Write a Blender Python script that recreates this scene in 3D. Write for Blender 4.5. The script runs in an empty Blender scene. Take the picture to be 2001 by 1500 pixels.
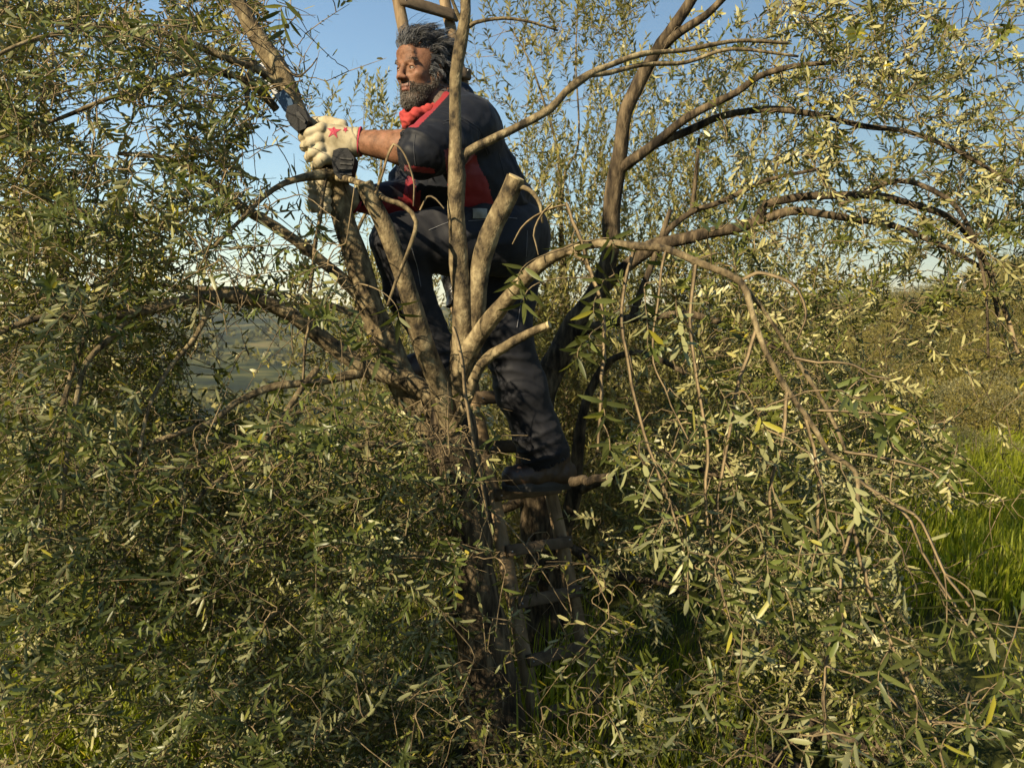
import bpy, math, random
import numpy as np
from mathutils import Vector, Matrix
from mathutils.bvhtree import BVHTree

random.seed(7)
RNG = np.random.default_rng(11)
SC = bpy.context.scene
COL = SC.collection

# ------------------------------------------------------------------ camera, world, sun, exposure
FPX = 1700.0                       # focal length in pixels of the 2001 px wide photograph
CAM_H = 1.5
PITCH = math.atan2(110, FPX)       # looking slightly down
cam_data = bpy.data.cameras.new('camera')
cam_data.sensor_width = 36.0
cam_data.lens = 36.0 * FPX / 2001.0
cam_data.clip_start = 0.05
cam_data.clip_end = 9000
cam = bpy.data.objects.new('camera', cam_data)
cam.location = (0, 0, CAM_H)
cam.rotation_euler = (math.pi / 2 - PITCH, 0, 0)
COL.objects.link(cam)
SC.camera = cam
cam_data.dof.use_dof = True
cam_data.dof.focus_distance = 2.6
cam_data.dof.aperture_fstop = 7.1

SUN_AZ = math.radians(41)          # to the left of straight behind the camera
SUN_EL = math.radians(29)
SUN_DIR = Vector((-math.sin(SUN_AZ) * math.cos(SUN_EL), -math.cos(SUN_AZ) * math.cos(SUN_EL), math.sin(SUN_EL)))
world = bpy.data.worlds.new('World')
SC.world = world
world.use_nodes = True
wn = world.node_tree
wn.nodes.clear()
sky = wn.nodes.new('ShaderNodeTexSky')
sky.sky_type = 'NISHITA'
sky.sun_disc = False
sky.sun_elevation = SUN_EL
sky.sun_rotation = -math.atan2(SUN_DIR.x, SUN_DIR.y)
sky.air_density = 1.5
sky.dust_density = 0.0
sky.ozone_density = 4.5
wbg = wn.nodes.new('ShaderNodeBackground')
wbg.inputs['Strength'].default_value = 0.051
wout = wn.nodes.new('ShaderNodeOutputWorld')
wn.links.new(sky.outputs[0], wbg.inputs[0])
wn.links.new(wbg.outputs[0], wout.inputs[0])

sun_data = bpy.data.lights.new('sun', 'SUN')
sun_data.energy = 5.0
sun_data.angle = math.radians(0.55)
sun_data.color = (1.0, 0.83, 0.56)
sun = bpy.data.objects.new('sun', sun_data)
sun.rotation_euler = SUN_DIR.to_track_quat('Z', 'Y').to_euler()
COL.objects.link(sun)

SC.view_settings.view_transform = 'Standard'
SC.view_settings.look = 'None'
SC.view_settings.gamma = 1
SC.view_settings.use_curve_mapping = False
SC.view_settings.exposure = 1.3
SC.render.engine = 'CYCLES'
SC.cycles.max_bounces = 6
SC.cycles.diffuse_bounces = 2
SC.cycles.transparent_max_bounces = 4

# ------------------------------------------------------------------ photograph pixel + distance -> world point
SP, CP = math.sin(PITCH), math.cos(PITCH)


def PW(px, py, d):
    """world points seen at photo pixel (px, py) and world distance y = d"""
    px = np.asarray(px, float); py = np.asarray(py, float); d = np.asarray(d, float)
    u = (px - 1000.5) / FPX
    v = -(py - 750.0) / FPX
    dy = CP + v * SP
    dz = v * CP - SP
    s = d / dy
    return np.stack([u * s, d * np.ones_like(s), dz * s + CAM_H], -1)


def P(px, py, d):
    return PW(px, py, d)


def proj(p):
    """world -> photo pixels"""
    p = np.asarray(p, float)
    x, y, z = p[..., 0], p[..., 1], p[..., 2] - CAM_H
    f = y * CP - z * SP
    up = y * SP + z * CP
    f = np.maximum(f, 0.05)
    return 1000.5 + FPX * x / f, 750.0 - FPX * up / f, f


def in_poly(px, py, poly):
    inside = np.zeros(px.shape, bool)
    n = len(poly)
    j = n - 1
    for i in range(n):
        xi, yi = poly[i]; xj, yj = poly[j]
        c = ((yi > py) != (yj > py)) & (px < (xj - xi) * (py - yi) / (yj - yi + 1e-9) + xi)
        inside ^= c
        j = i
    return inside


def norm(a):
    return a / (np.linalg.norm(a, axis=-1, keepdims=True) + 1e-12)


# ------------------------------------------------------------------ noise
def vnoise(p, seed=0):
    p = np.asarray(p, float)
    i = np.floor(p).astype(np.int64)
    f = p - i
    f = f * f * (3 - 2 * f)

    def h(ix, iy, iz):
        n = (ix * 374761393 + iy * 668265263 + iz * 2147483647 + seed * 974634777) & 0xffffffff
        n = ((n ^ (n >> 13)) * 1274126177) & 0xffffffff
        n = (n ^ (n >> 16)) & 0xffff
        return n / 65535.0 * 2 - 1
    x, y, z = i[..., 0], i[..., 1], i[..., 2]
    fx, fy, fz = f[..., 0], f[..., 1], f[..., 2]
    r = 0
    for dx in (0, 1):
        for dy in (0, 1):
            for dz in (0, 1):
                w = (fx if dx else 1 - fx) * (fy if dy else 1 - fy) * (fz if dz else 1 - fz)
                r = r + w * h(x + dx, y + dy, z + dz)
    return r


def fbm(p, o=3, seed=0):
    r = 0; a = 1.0; t = 0
    for k in range(o):
        r = r + a * vnoise(p * (2 ** k), seed + k)
        t += a
        a *= 0.5
    return r / t


# ------------------------------------------------------------------ mesh helpers
def np_mesh(name, verts, faces_list, mats=None, smooth=True, mat_idx=None):
    """faces_list: list of int arrays (n,3) or (n,4)"""
    verts = np.asarray(verts, np.float32)
    me = bpy.data.meshes.new(name)
    faces_list = [np.asarray(f, np.int32) for f in faces_list if len(f)]
    me.vertices.add(len(verts))
    me.vertices.foreach_set('co', verts.ravel())
    loops = np.concatenate([f.ravel() for f in faces_list])
    sizes = np.concatenate([np.full(len(f), f.shape[1], np.int32) for f in faces_list])
    starts = np.concatenate([[0], np.cumsum(sizes)[:-1]]).astype(np.int32)
    me.loops.add(len(loops))
    me.loops.foreach_set('vertex_index', loops)
    me.polygons.add(len(sizes))
    me.polygons.foreach_set('loop_start', starts)
    if smooth is not None:
        me.polygons.foreach_set('use_smooth', np.full(len(sizes), bool(smooth)))
    if mats:
        for m in mats:
            me.materials.append(m)
    if mat_idx is not None:
        me.polygons.foreach_set('material_index', np.asarray(mat_idx, np.int32))
    me.update(calc_edges=True)
    return me


def link(name, me, parent=None, loc=None):
    o = bpy.data.objects.new(name, me)
    COL.objects.link(o)
    if loc is not None:
        o.location = loc
    if parent is not None:
        o.parent = parent
        if loc is None:
            par = Vector((0, 0, 0))
            q = parent
            while q is not None:
                par += q.location
                q = q.parent
            o.location = -par        # mesh data is in world coordinates
    return o


def tag(o, label=None, cat=None, group=None, kind=None):
    if label: o['label'] = label
    if cat: o['category'] = cat
    if group: o['group'] = group
    if kind: o['kind'] = kind
    return o


def thing(name, label, cat, loc, group=None):
    o = bpy.data.objects.new(name, None)
    o.empty_display_size = 0.05
    o.location = Vector([float(c) for c in loc])
    COL.objects.link(o)
    return tag(o, label, cat, group)


def resample(pts, k):
    pts = np.asarray(pts, float)
    seg = np.linalg.norm(np.diff(pts, axis=0), axis=1)
    s = np.concatenate([[0], np.cumsum(seg)])
    t = np.linspace(0, s[-1], k)
    return np.stack([np.interp(t, s, pts[:, i]) for i in range(pts.shape[1])], -1)


def smooth_path(pts, step=0.03, it=3):
    """Catmull-Rom through the points (any columns; first three are xyz)"""
    pts = np.asarray(pts, float)
    p = np.vstack([2 * pts[0] - pts[1], pts, 2 * pts[-1] - pts[-2]])
    out = []
    for i in range(1, len(p) - 2):
        L = np.linalg.norm(p[i + 1, :3] - p[i, :3])
        n = max(2, int(L / step))
        t = np.linspace(0, 1, n, endpoint=False)[:, None]
        out.append(0.5 * ((2 * p[i]) + (-p[i - 1] + p[i + 1]) * t + (2 * p[i - 1] - 5 * p[i] + 4 * p[i + 1] - p[i + 2]) * t ** 2
                          + (-p[i - 1] + 3 * p[i] - 3 * p[i + 1] + p[i + 2]) * t ** 3))
    out.append(pts[-1:])
    return np.vstack(out)


def frames(paths):
    """paths (N,K,3) -> side and up vectors (N,K,3)"""
    t = np.empty_like(paths)
    t[:, 1:-1] = paths[:, 2:] - paths[:, :-2]
    t[:, 0] = paths[:, 1] - paths[:, 0]
    t[:, -1] = paths[:, -1] - paths[:, -2]
    t = norm(t)
    ref = np.zeros_like(t[:, :1])
    m = np.abs(norm(paths[:, -1:] - paths[:, :1]))
    idx = np.argmin(m[:, 0], axis=1)
    ref[np.arange(len(ref)), 0, idx] = 1
    a = norm(np.cross(t, np.broadcast_to(ref, t.shape)))
    b = np.cross(t, a)
    return t, a, b


def tubes(paths, radii, sides=4, cap=False):
    """batch tubes: paths (N,K,3), radii (N,K) -> verts, quads"""
    paths = np.asarray(paths, float); radii = np.asarray(radii, float)
    N, K, _ = paths.shape
    t, a, b = frames(paths)
    ang = np.arange(sides) / sides * 2 * np.pi
    ca, sa = np.cos(ang), np.sin(ang)
    v = paths[:, :, None, :] + radii[:, :, None, None] * (a[:, :, None, :] * ca[None, None, :, None] + b[:, :, None, :] * sa[None, None, :, None])
    v = v.reshape(-1, 3)
    base = (np.arange(N) * K * sides)[:, None, None]
    k = (np.arange(K - 1) * sides)[None, :, None]
    s = np.arange(sides)[None, None, :]
    s2 = (s + 1) % sides
    q = np.stack([base + k + s, base + k + s2, base + k + sides + s2, base + k + sides + s], -1).reshape(-1, 4)
    return v, q


def limb_mesh(name, path, rad, mats, sides=14, rough=0.10, seed=0, cap_end=True, lump=0.0, cap_mat=None):
    """one thick branch with uneven bark; path (K,3), rad (K)"""
    K = len(path)
    v, q = tubes(path[None], rad[None], sides)
    c = np.repeat(path, sides, axis=0)
    n = v - c
    r = np.linalg.norm(n, axis=1, keepdims=True) + 1e-9
    n = n / r
    rr = np.repeat(rad, sides)
    f = fbm(v * np.array([22., 22., 9.]), 3, seed)
    g = vnoise(v * 12.0, seed + 9)
    knots = np.maximum(0, vnoise(v * 11, seed + 21) - 0.55) * 1.6
    v = v + n * (rr * (rough * f + lump * g + knots * (0.25 + lump)))[:, None]
    fl = [q]
    ncap = 0
    if cap_end:
        ci = len(v)
        v = np.vstack([v, path[-1:] + norm(path[-1:] - path[-2:-1]) * rad[-1] * 0.12])
        b0 = (K - 1) * sides
        i = np.arange(sides)
        tri = np.stack([b0 + i, b0 + (i + 1) % sides, np.full(sides, ci)], -1)
        fl.append(tri)
        ncap = len(tri)
    return np_mesh(name, v, fl, mats)


# ------------------------------------------------------------------ materials
def new_mat(name):
    m = bpy.data.materials.new(name)
    m.use_nodes = True
    nt = m.node_tree
    nt.nodes.clear()
    out = nt.nodes.new('ShaderNodeOutputMaterial')
    return m, nt, out


def N(nt, typ, **kw):
    n = nt.nodes.new(typ)
    for k, v in kw.items():
        if k.startswith('i_'):
            n.inputs[k[2:].replace('_', ' ')].default_value = v
        else:
            setattr(n, k, v)
    return n


def ramp(nt, fac, stops):
    r = nt.nodes.new('ShaderNodeValToRGB')
    el = r.color_ramp.elements
    while len(el) > 1:
        el.remove(el[-1])
    el[0].position = stops[0][0]
    el[0].color = (*stops[0][1], 1)
    for p_, c in stops[1:]:
        e = el.new(p_)
        e.color = (*c, 1)
    nt.links.new(fac, r.inputs[0])
    return r.outputs[0]


def noise_node(nt, scale, detail=3, rough=0.55, coord=None, dist=0.0):
    n = N(nt, 'ShaderNodeTexNoise')
    n.inputs['Scale'].default_value = scale
    n.inputs['Detail'].default_value = detail
    n.inputs['Roughness'].default_value = rough
    n.inputs['Distortion'].default_value = dist
    if coord is not None:
        nt.links.new(coord, n.inputs['Vector'])
    return n.outputs['Fac']


def simple_mat(name, stops, scale=20, rough=0.7, bump=0.0, bump_scale=80, stretch=None, spec=0.5, detail=4, sheen=0.0, bdist=0.003):
    m, nt, out = new_mat(name)
    bs = N(nt, 'ShaderNodeBsdfPrincipled')
    bs.inputs['Roughness'].default_value = rough
    bs.inputs['Specular IOR Level'].default_value = spec
    if sheen:
        bs.inputs['Sheen Weight'].default_value = sheen
        bs.inputs['Sheen Roughness'].default_value = 0.45
    tc = N(nt, 'ShaderNodeTexCoord')
    co = tc.outputs['Object']
    if stretch:
        mp = N(nt, 'ShaderNodeMapping')
        mp.inputs['Scale'].default_value = stretch
        nt.links.new(co, mp.inputs['Vector'])
        co = mp.outputs[0]
    f = noise_node(nt, scale, detail, 0.6, co)
    nt.links.new(ramp(nt, f, stops), bs.inputs['Base Color'])
    if bump:
        g = noise_node(nt, bump_scale, 4, 0.6, co)
        b = N(nt, 'ShaderNodeBump')
        b.inputs['Strength'].default_value = bump
        b.inputs['Distance'].default_value = bdist
        nt.links.new(g, b.inputs['Height'])
        nt.links.new(b.outputs[0], bs.inputs['Normal'])
    nt.links.new(bs.outputs[0], out.inputs[0])
    return m


def leaf_mat(name, top, under, yellow, use_object=False, trans=0.22, rough=0.42):
    m, nt, out = new_mat(name)
    geo = N(nt, 'ShaderNodeNewGeometry')
    if use_object:
        rnd = N(nt, 'ShaderNodeObjectInfo').outputs['Random']
    else:
        rnd = geo.outputs['Random Per Island']
    ct = ramp(nt, rnd, [(0.0, tuple(c * 0.65 for c in top)), (0.55, top), (0.93, tuple(c * 1.35 for c in top)), (0.985, yellow)])
    cu = ramp(nt, rnd, [(0.0, tuple(c * 0.8 for c in under)), (0.7, under), (0.95, tuple(c * 1.15 for c in under)), (0.99, yellow)])
    mx = N(nt, 'ShaderNodeMix', data_type='RGBA')
    nt.links.new(geo.outputs['Backfacing'], mx.inputs[0])
    nt.links.new(ct, mx.inputs[6])
    nt.links.new(cu, mx.inputs[7])
    col = mx.outputs[2]
    bs = N(nt, 'ShaderNodeBsdfPrincipled')
    bs.inputs['Roughness'].default_value = rough
    bs.inputs['Specular IOR Level'].default_value = 0.28
    nt.links.new(col, bs.inputs['Base Color'])
    tr = N(nt, 'ShaderNodeBsdfTranslucent')
    hs = N(nt, 'ShaderNodeMix', data_type='RGBA', blend_type='MULTIPLY')
    hs.inputs[0].default_value = 1.0
    nt.links.new(ct, hs.inputs[6])
    hs.inputs[7].default_value = (1.9, 2.0, 0.55, 1)
    nt.links.new(hs.outputs[2], tr.inputs[0])
    mix = N(nt, 'ShaderNodeMixShader')
    mix.inputs[0].default_value = trans
    nt.links.new(bs.outputs[0], mix.inputs[1])
    nt.links.new(tr.outputs[0], mix.inputs[2])
    nt.links.new(mix.outputs[0], out.inputs[0])
    return m


M_LEAF = leaf_mat('olive_leaf', (0.080, 0.090, 0.018), (0.285, 0.270, 0.120), (0.24, 0.20, 0.02), trans=.14, rough=.40)
M_LEAF_NEAR = leaf_mat('olive_leaf_hanging', (0.070, 0.086, 0.022), (0.20, 0.205, 0.095), (0.22, 0.20, 0.025), trans=.16, rough=.38)
M_LEAF_BIG = leaf_mat('olive_leaf_near', (0.076, 0.088, 0.028), (0.17, 0.175, 0.09), (0.24, 0.22, 0.03), use_object=True, trans=.14, rough=.38)
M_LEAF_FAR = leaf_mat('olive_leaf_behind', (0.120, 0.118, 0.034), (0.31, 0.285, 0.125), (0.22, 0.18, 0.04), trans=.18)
M_SCRUB = leaf_mat('scrub_leaf', (0.115, 0.098, 0.020), (0.165, 0.140, 0.042), (0.24, 0.19, 0.05), trans=0.18, rough=0.6)
M_SCRUB_GREY = leaf_mat('scrub_leaf_grey', (0.095, 0.092, 0.040), (0.155, 0.145, 0.072), (0.22, 0.19, 0.07), trans=0.15, rough=0.6)
M_SCRUB_DARK = leaf_mat('scrub_leaf_dark', (0.050, 0.052, 0.012), (0.10, 0.092, 0.028), (0.2, 0.17, 0.04), trans=0.15, rough=0.6)
M_GRASS = leaf_mat('grass_blade', (0.165, 0.190, 0.011), (0.19, 0.205, 0.018), (0.24, 0.21, 0.05), trans=0.40, rough=0.5)
M_BARK = simple_mat('olive_bark', [(0.36, (0.022, 0.017, 0.010)), (0.45, (0.085, 0.064, 0.034)), (0.54, (0.135, 0.104, 0.056)), (0.64, (0.24, 0.195, 0.11))],
                    scale=26, rough=0.85, bump=0.9, bump_scale=75, stretch=(1.3, 1.3, 0.8), bdist=0.006, detail=7, spec=0.25)
M_BARK_DARK = simple_mat('olive_bark_rough_shade', [(0.36, (0.012, 0.009, 0.006)), (0.5, (0.050, 0.037, 0.022)), (0.66, (0.13, 0.098, 0.058))],
                         scale=22, rough=0.9, bump=0.9, bump_scale=60, stretch=(1.6, 1.6, 0.4), bdist=0.008, spec=0.2)  # rough bark; shade on the second tree's limbs is put into the darker colour
M_TWIG = simple_mat('twig_bark', [(0.35, (0.075, 0.055, 0.030)), (0.65, (0.22, 0.165, 0.09))], scale=30, rough=0.8, spec=0.25)
M_CUT = simple_mat('cut_wood', [(0.3, (0.30, 0.235, 0.12)), (0.7, (0.42, 0.34, 0.19))], scale=60, rough=0.75, spec=0.2)
M_LADDER = simple_mat('ladder_wood', [(0.3, (0.075, 0.048, 0.025)), (0.5, (0.165, 0.115, 0.062)), (0.7, (0.27, 0.20, 0.12))],
                      scale=9, rough=0.8, bump=0.4, bump_scale=50, stretch=(3, 3, 0.35), spec=0.25)
M_RUNG = simple_mat('rung_wood', [(0.3, (0.055, 0.040, 0.026)), (0.7, (0.12, 0.088, 0.055))],
                    scale=12, rough=0.85, bump=0.4, bump_scale=50, stretch=(0.5, 3, 3), spec=0.2)


def skin_mat():
    m, nt, out = new_mat('skin')
    bs = N(nt, 'ShaderNodeBsdfPrincipled')
    tc = N(nt, 'ShaderNodeTexCoord')
    f = noise_node(nt, 38, 6, 0.7, tc.outputs['Object'])
    c = ramp(nt, f, [(0.36, (0.085, 0.038, 0.020)), (0.48, (0.135, 0.064, 0.034)), (0.56, (0.165, 0.080, 0.045)), (0.66, (0.20, 0.092, 0.056))])
    nt.links.new(c, bs.inputs['Base Color'])
    bs.inputs['Roughness'].default_value = 0.62
    bs.inputs['Specular IOR Level'].default_value = 0.3
    bs.inputs['Subsurface Weight'].default_value = 0.08
    bs.inputs['Subsurface Radius'].default_value = (0.01, 0.004, 0.002)
    g = noise_node(nt, 260, 3, 0.6, tc.outputs['Object'])
    b = N(nt, 'ShaderNodeBump')
    b.inputs['Strength'].default_value = 0.6
    b.inputs['Distance'].default_value = 0.0015
    nt.links.new(g, b.inputs['Height'])
    nt.links.new(b.outputs[0], bs.inputs['Normal'])
    nt.links.new(bs.outputs[0], out.inputs[0])
    return m


M_SKIN = skin_mat()
M_SKIN_BEARD = simple_mat('beard_shadow_skin', [(0.3, (0.04, 0.024, 0.014)), (0.7, (0.075, 0.043, 0.025))], scale=90, rough=0.7)
M_LIP = simple_mat('lip', [(0.3, (0.15, 0.062, 0.045)), (0.7, (0.18, 0.08, 0.058))], scale=60, rough=0.5)
M_NAVY = simple_mat('navy_softshell', [(0.3, (0.005, 0.006, 0.010)), (0.7, (0.009, 0.011, 0.016))], scale=9, rough=0.6, bump=0.25, bump_scale=220, spec=0.18, sheen=0.03, bdist=0.001)
M_RED = simple_mat('red_softshell', [(0.3, (0.13, 0.002, 0.006)), (0.7, (0.19, 0.005, 0.010))], scale=10, rough=0.6, bump=0.25, bump_scale=220, sheen=0.1, bdist=0.001)
M_TROUSER = simple_mat('charcoal_work_trousers', [(0.3, (0.008, 0.0085, 0.011)), (0.7, (0.014, 0.0145, 0.018))], scale=8, rough=0.7, bump=0.3, bump_scale=260, spec=0.18, sheen=0.06, bdist=0.001)
M_SEAM = simple_mat('seam_thread', [(0.3, (0.10, 0.10, 0.11)), (0.7, (0.15, 0.15, 0.16))], scale=200, rough=0.8)
M_SEAM_DARK = simple_mat('dark_seam_thread', [(0.3, (0.022, 0.024, 0.030)), (0.7, (0.035, 0.037, 0.045))], scale=200, rough=0.8)
M_SCARF = simple_mat('red_bandana', [(0.3, (0.22, 0.016, 0.014)), (0.7, (0.32, 0.034, 0.028))], scale=30, rough=0.85, bump=0.4, bump_scale=160, bdist=0.001)
M_GLOVE = simple_mat('cream_leather', [(0.3, (0.17, 0.14, 0.08)), (0.5, (0.28, 0.24, 0.155)), (0.7, (0.36, 0.315, 0.215))], scale=26, rough=0.75, bump=0.5, bump_scale=120, bdist=0.0015, spec=0.3)
M_GLOVE_RED = simple_mat('glove_red_trim', [(0.3, (0.24, 0.012, 0.03)), (0.7, (0.32, 0.025, 0.05))], scale=60, rough=0.7)
M_BOOT = simple_mat('brown_leather_boot', [(0.3, (0.018, 0.010, 0.006)), (0.7, (0.055, 0.029, 0.015))], scale=24, rough=0.55, bump=0.5, bump_scale=90, bdist=0.002)
M_SOLE = simple_mat('black_rubber', [(0.3, (0.010, 0.010, 0.010)), (0.7, (0.022, 0.021, 0.020))], scale=40, rough=0.7, bump=0.3)
M_PLASTIC = simple_mat('black_tool_plastic', [(0.3, (0.0035, 0.004, 0.005)), (0.7, (0.006, 0.0065, 0.008))], scale=40, rough=0.6, bump=0.2, bump_scale=200, spec=0.25)
M_BLUE = simple_mat('blue_tool_plastic', [(0.3, (0.012, 0.035, 0.075)), (0.7, (0.02, 0.055, 0.11))], scale=40, rough=0.3)
M_TEAL = simple_mat('teal_plastic', [(0.3, (0.0, 0.16, 0.26)), (0.7, (0.0, 0.21, 0.33))], scale=40, rough=0.4)
M_METAL = simple_mat('saw_steel', [(0.3, (0.25, 0.26, 0.28)), (0.7, (0.40, 0.41, 0.43))], scale=40, rough=0.35)
M_METAL.node_tree.nodes['Principled BSDF'].inputs['Metallic'].default_value = 0.9
M_EYE = simple_mat('eye_white', [(0.3, (0.10, 0.075, 0.06)), (0.7, (0.14, 0.105, 0.085))], scale=90, rough=0.5)
M_IRIS = simple_mat('dark_iris', [(0.3, (0.02, 0.012, 0.008)), (0.7, (0.03, 0.018, 0.01))], scale=90, rough=0.1)
M_BELT = simple_mat('grey_pocket_lining', [(0.3, (0.16, 0.16, 0.14)), (0.7, (0.23, 0.23, 0.20))], scale=60, rough=0.8)
M_TAPE = simple_mat('black_tape', [(0.3, (0.008, 0.008, 0.009)), (0.7, (0.02, 0.02, 0.022))], scale=30, rough=0.22, bump=0.6, bump_scale=40, bdist=0.003)


def hair_mat(name, dark, light, w=0.5):
    m, nt, out = new_mat(name)
    geo = N(nt, 'ShaderNodeNewGeometry')
    c = ramp(nt, geo.outputs['Random Per Island'], [(0.0, dark), (w, dark), (min(w + 0.35, 0.98), light), (1.0, tuple(min(1, x * 1.3) for x in light))])
    bs = N(nt, 'ShaderNodeBsdfPrincipled')
    bs.inputs['Roughness'].default_value = 0.45
    nt.links.new(c, bs.inputs['Base Color'])
    nt.links.new(bs.outputs[0], out.inputs[0])
    return m


M_HAIR = hair_mat('greying_black_hair', (0.010, 0.010, 0.0115), (0.085, 0.088, 0.095), 0.40)
M_BEARD = hair_mat('greying_brown_beard', (0.018, 0.012, 0.008), (0.085, 0.075, 0.06), 0.5)
M_HAIRCAP = simple_mat('hair_roots', [(0.3, (0.010, 0.010, 0.012)), (0.7, (0.03, 0.03, 0.033))], scale=60, rough=0.7, bump=0.8, bump_scale=90)


# ------------------------------------------------------------------ terrain
def ground_h(x, y):
    x = np.asarray(x, float); y = np.asarray(y, float)
    a = x / np.maximum(y, 1.0)
    ss = lambda e0, e1, t: (lambda q: q * q * (3 - 2 * q))(np.clip((t - e0) / (e1 - e0), 0, 1))
    p = np.stack([x, y, np.zeros_like(x)], -1)
    right = ss(0.13, 0.34, a) * (y > 0)
    h_right = 1.25 * ss(7.5, 20, y) + 1.1 * ss(0.36, 0.64, a) * ss(9, 24, y) - 14 * ss(34, 140, y)
    h_left = -6.0 * ss(8, 50, y) - 30 * ss(30, 240, y) + 12 * ss(330, 700, y)
    r = np.hypot(x, y)
    hills = ss(600, 1600, r) * (66 + 24 * vnoise(p / 520.0, 3) + 9 * fbm(p / 160.0, 3, 5)) * (y > 0)
    h = np.where(y > 0, h_right * right + h_left * (1 - right), 0) + hills
    h = h + 0.05 * vnoise(p / 1.3, 8) * ss(0.5, 3, r) + 0.012 * vnoise(p / 0.23, 4) + ss(30, 200, r) * 4.0 * fbm(p / 45.0, 3, 6)
    return h


def build_ground():
    na, ang = 260, np.linspace(0, 2 * np.pi, 260, endpoint=False)
    rr = np.concatenate([[0.3], np.geomspace(0.6, 3200, 170)])
    R, A = np.meshgrid(rr, ang, indexing='ij')
    X, Y = R * np.sin(A), R * np.cos(A)
    Z = ground_h(X, Y)
    v = np.stack([X, Y, Z], -1).reshape(-1, 3)
    n1, n2 = len(rr), na
    i = np.arange(n1 - 1)[:, None] * n2
    j = np.arange(n2)[None, :]
    j2 = (j + 1) % n2
    q = np.stack([i + j, i + j2, i + n2 + j2, i + n2 + j], -1).reshape(-1, 4)[:, ::-1]
    v = np.vstack([v, [[0, 0, float(ground_h(0., 0.))]]])
    c = len(v) - 1
    tri = np.stack([np.arange(n2), np.full(n2, c), (np.arange(n2) + 1) % n2], -1)[:, ::-1]
    m, nt, out = new_mat('ground_soil_scrub_and_shade')
    bs = N(nt, 'ShaderNodeBsdfPrincipled')
    bs.inputs['Roughness'].default_value = 0.95
    bs.inputs['Specular IOR Level'].default_value = 0.1
    tc = N(nt, 'ShaderNodeTexCoord')
    near = ramp(nt, noise_node(nt, 2.6, 8, 0.7, tc.outputs['Object']), [(0.3, (0.026, 0.028, 0.008)), (0.55, (0.05, 0.055, 0.012)), (0.75, (0.09, 0.075, 0.03))])
    far = ramp(nt, noise_node(nt, 0.016, 10, 0.72, tc.outputs['Object']), [(0.42, (0.010, 0.016, 0.008)), (0.50, (0.030, 0.038, 0.012)), (0.56, (0.08, 0.08, 0.025)), (0.66, (0.15, 0.12, 0.05))])  # far scrub tones, with the valley's shadow patches painted in as dark greens
    geo = N(nt, 'ShaderNodeNewGeometry')
    ln = N(nt, 'ShaderNodeVectorMath', operation='LENGTH')
    nt.links.new(geo.outputs['Position'], ln.inputs[0])
    mr = N(nt, 'ShaderNodeMapRange')
    mr.inputs['From Min'].default_value = 25
    mr.inputs['From Max'].default_value = 70
    nt.links.new(ln.outputs['Value'], mr.inputs['Value'])
    mx = N(nt, 'ShaderNodeMix', data_type='RGBA')
    nt.links.new(mr.outputs[0], mx.inputs[0])
    nt.links.new(near, mx.inputs[6])
    nt.links.new(far, mx.inputs[7])
    nt.links.new(mx.outputs[2], bs.inputs['Base Color'])
    nt.links.new(bs.outputs[0], out.inputs[0])
    o = link('ground', np_mesh('ground', v, [q, tri], [m]))
    tag(o, kind='structure')


build_ground()

# ------------------------------------------------------------------ leaves
_LT = np.array([0.0, 0.24, 0.78, 1.0])          # stations along the leaf
_LW = np.array([0.12, 0.86, 0.90, 0.0])         # half width factor


def leaf_arrays(base, axis, nrm, length, width, bend, simple=False):
    """batch leaves -> verts, quads, tris; folded along the midrib and bent down"""
    n = len(base)
    axis = norm(axis)
    side = norm(np.cross(axis, nrm))
    up = np.cross(side, axis)
    st = _LT if simple != 1 else np.array([0.0, 0.45, 1.0])
    sw = _LW if simple != 1 else np.array([0.1, 1.0, 0.0])
    K = len(st)
    rows = []
    for k in range(K):
        t, w = st[k], sw[k]
        c = base + axis * (length * t)[:, None] - up * (length * bend * t * t)[:, None]
        if k == K - 1:
            rows.append(c)
        elif simple:
            rows.append(c - side * (width * 0.5 * w)[:, None])
            rows.append(c + side * (width * 0.5 * w)[:, None])
        else:
            rows.append(c - side * (width * 0.5 * w)[:, None] + up * (width * 0.13 * w)[:, None])
            rows.append(c)
            rows.append(c + side * (width * 0.5 * w)[:, None] + up * (width * 0.13 * w)[:, None])
    V = np.stack(rows, 1)
    nv = V.shape[1]
    b = (np.arange(n) * nv)[:, None]
    if simple == 2:
        q = np.concatenate([b + np.array([[0, 1, 3, 2]]), b + np.array([[2, 3, 5, 4]])]).reshape(-1, 4)
        t = (b + np.array([[4, 5, 6]])).reshape(-1, 3)
    elif simple:
        q = (b + np.array([[0, 1, 3, 2]])).reshape(-1, 4)
        t = (b + np.array([[2, 3, 4]])).reshape(-1, 3)
    else:
        q = np.concatenate([b + np.array([[0, 1, 4, 3]]), b + np.array([[1, 2, 5, 4]]), b + np.array([[3, 4, 7, 6]]), b + np.array([[4, 5, 8, 7]])]).reshape(-1, 4)
        t = np.concatenate([b + np.array([[6, 7, 9]]), b + np.array([[7, 8, 9]])]).reshape(-1, 3)
    return V.reshape(-1, 3), q, t


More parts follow.
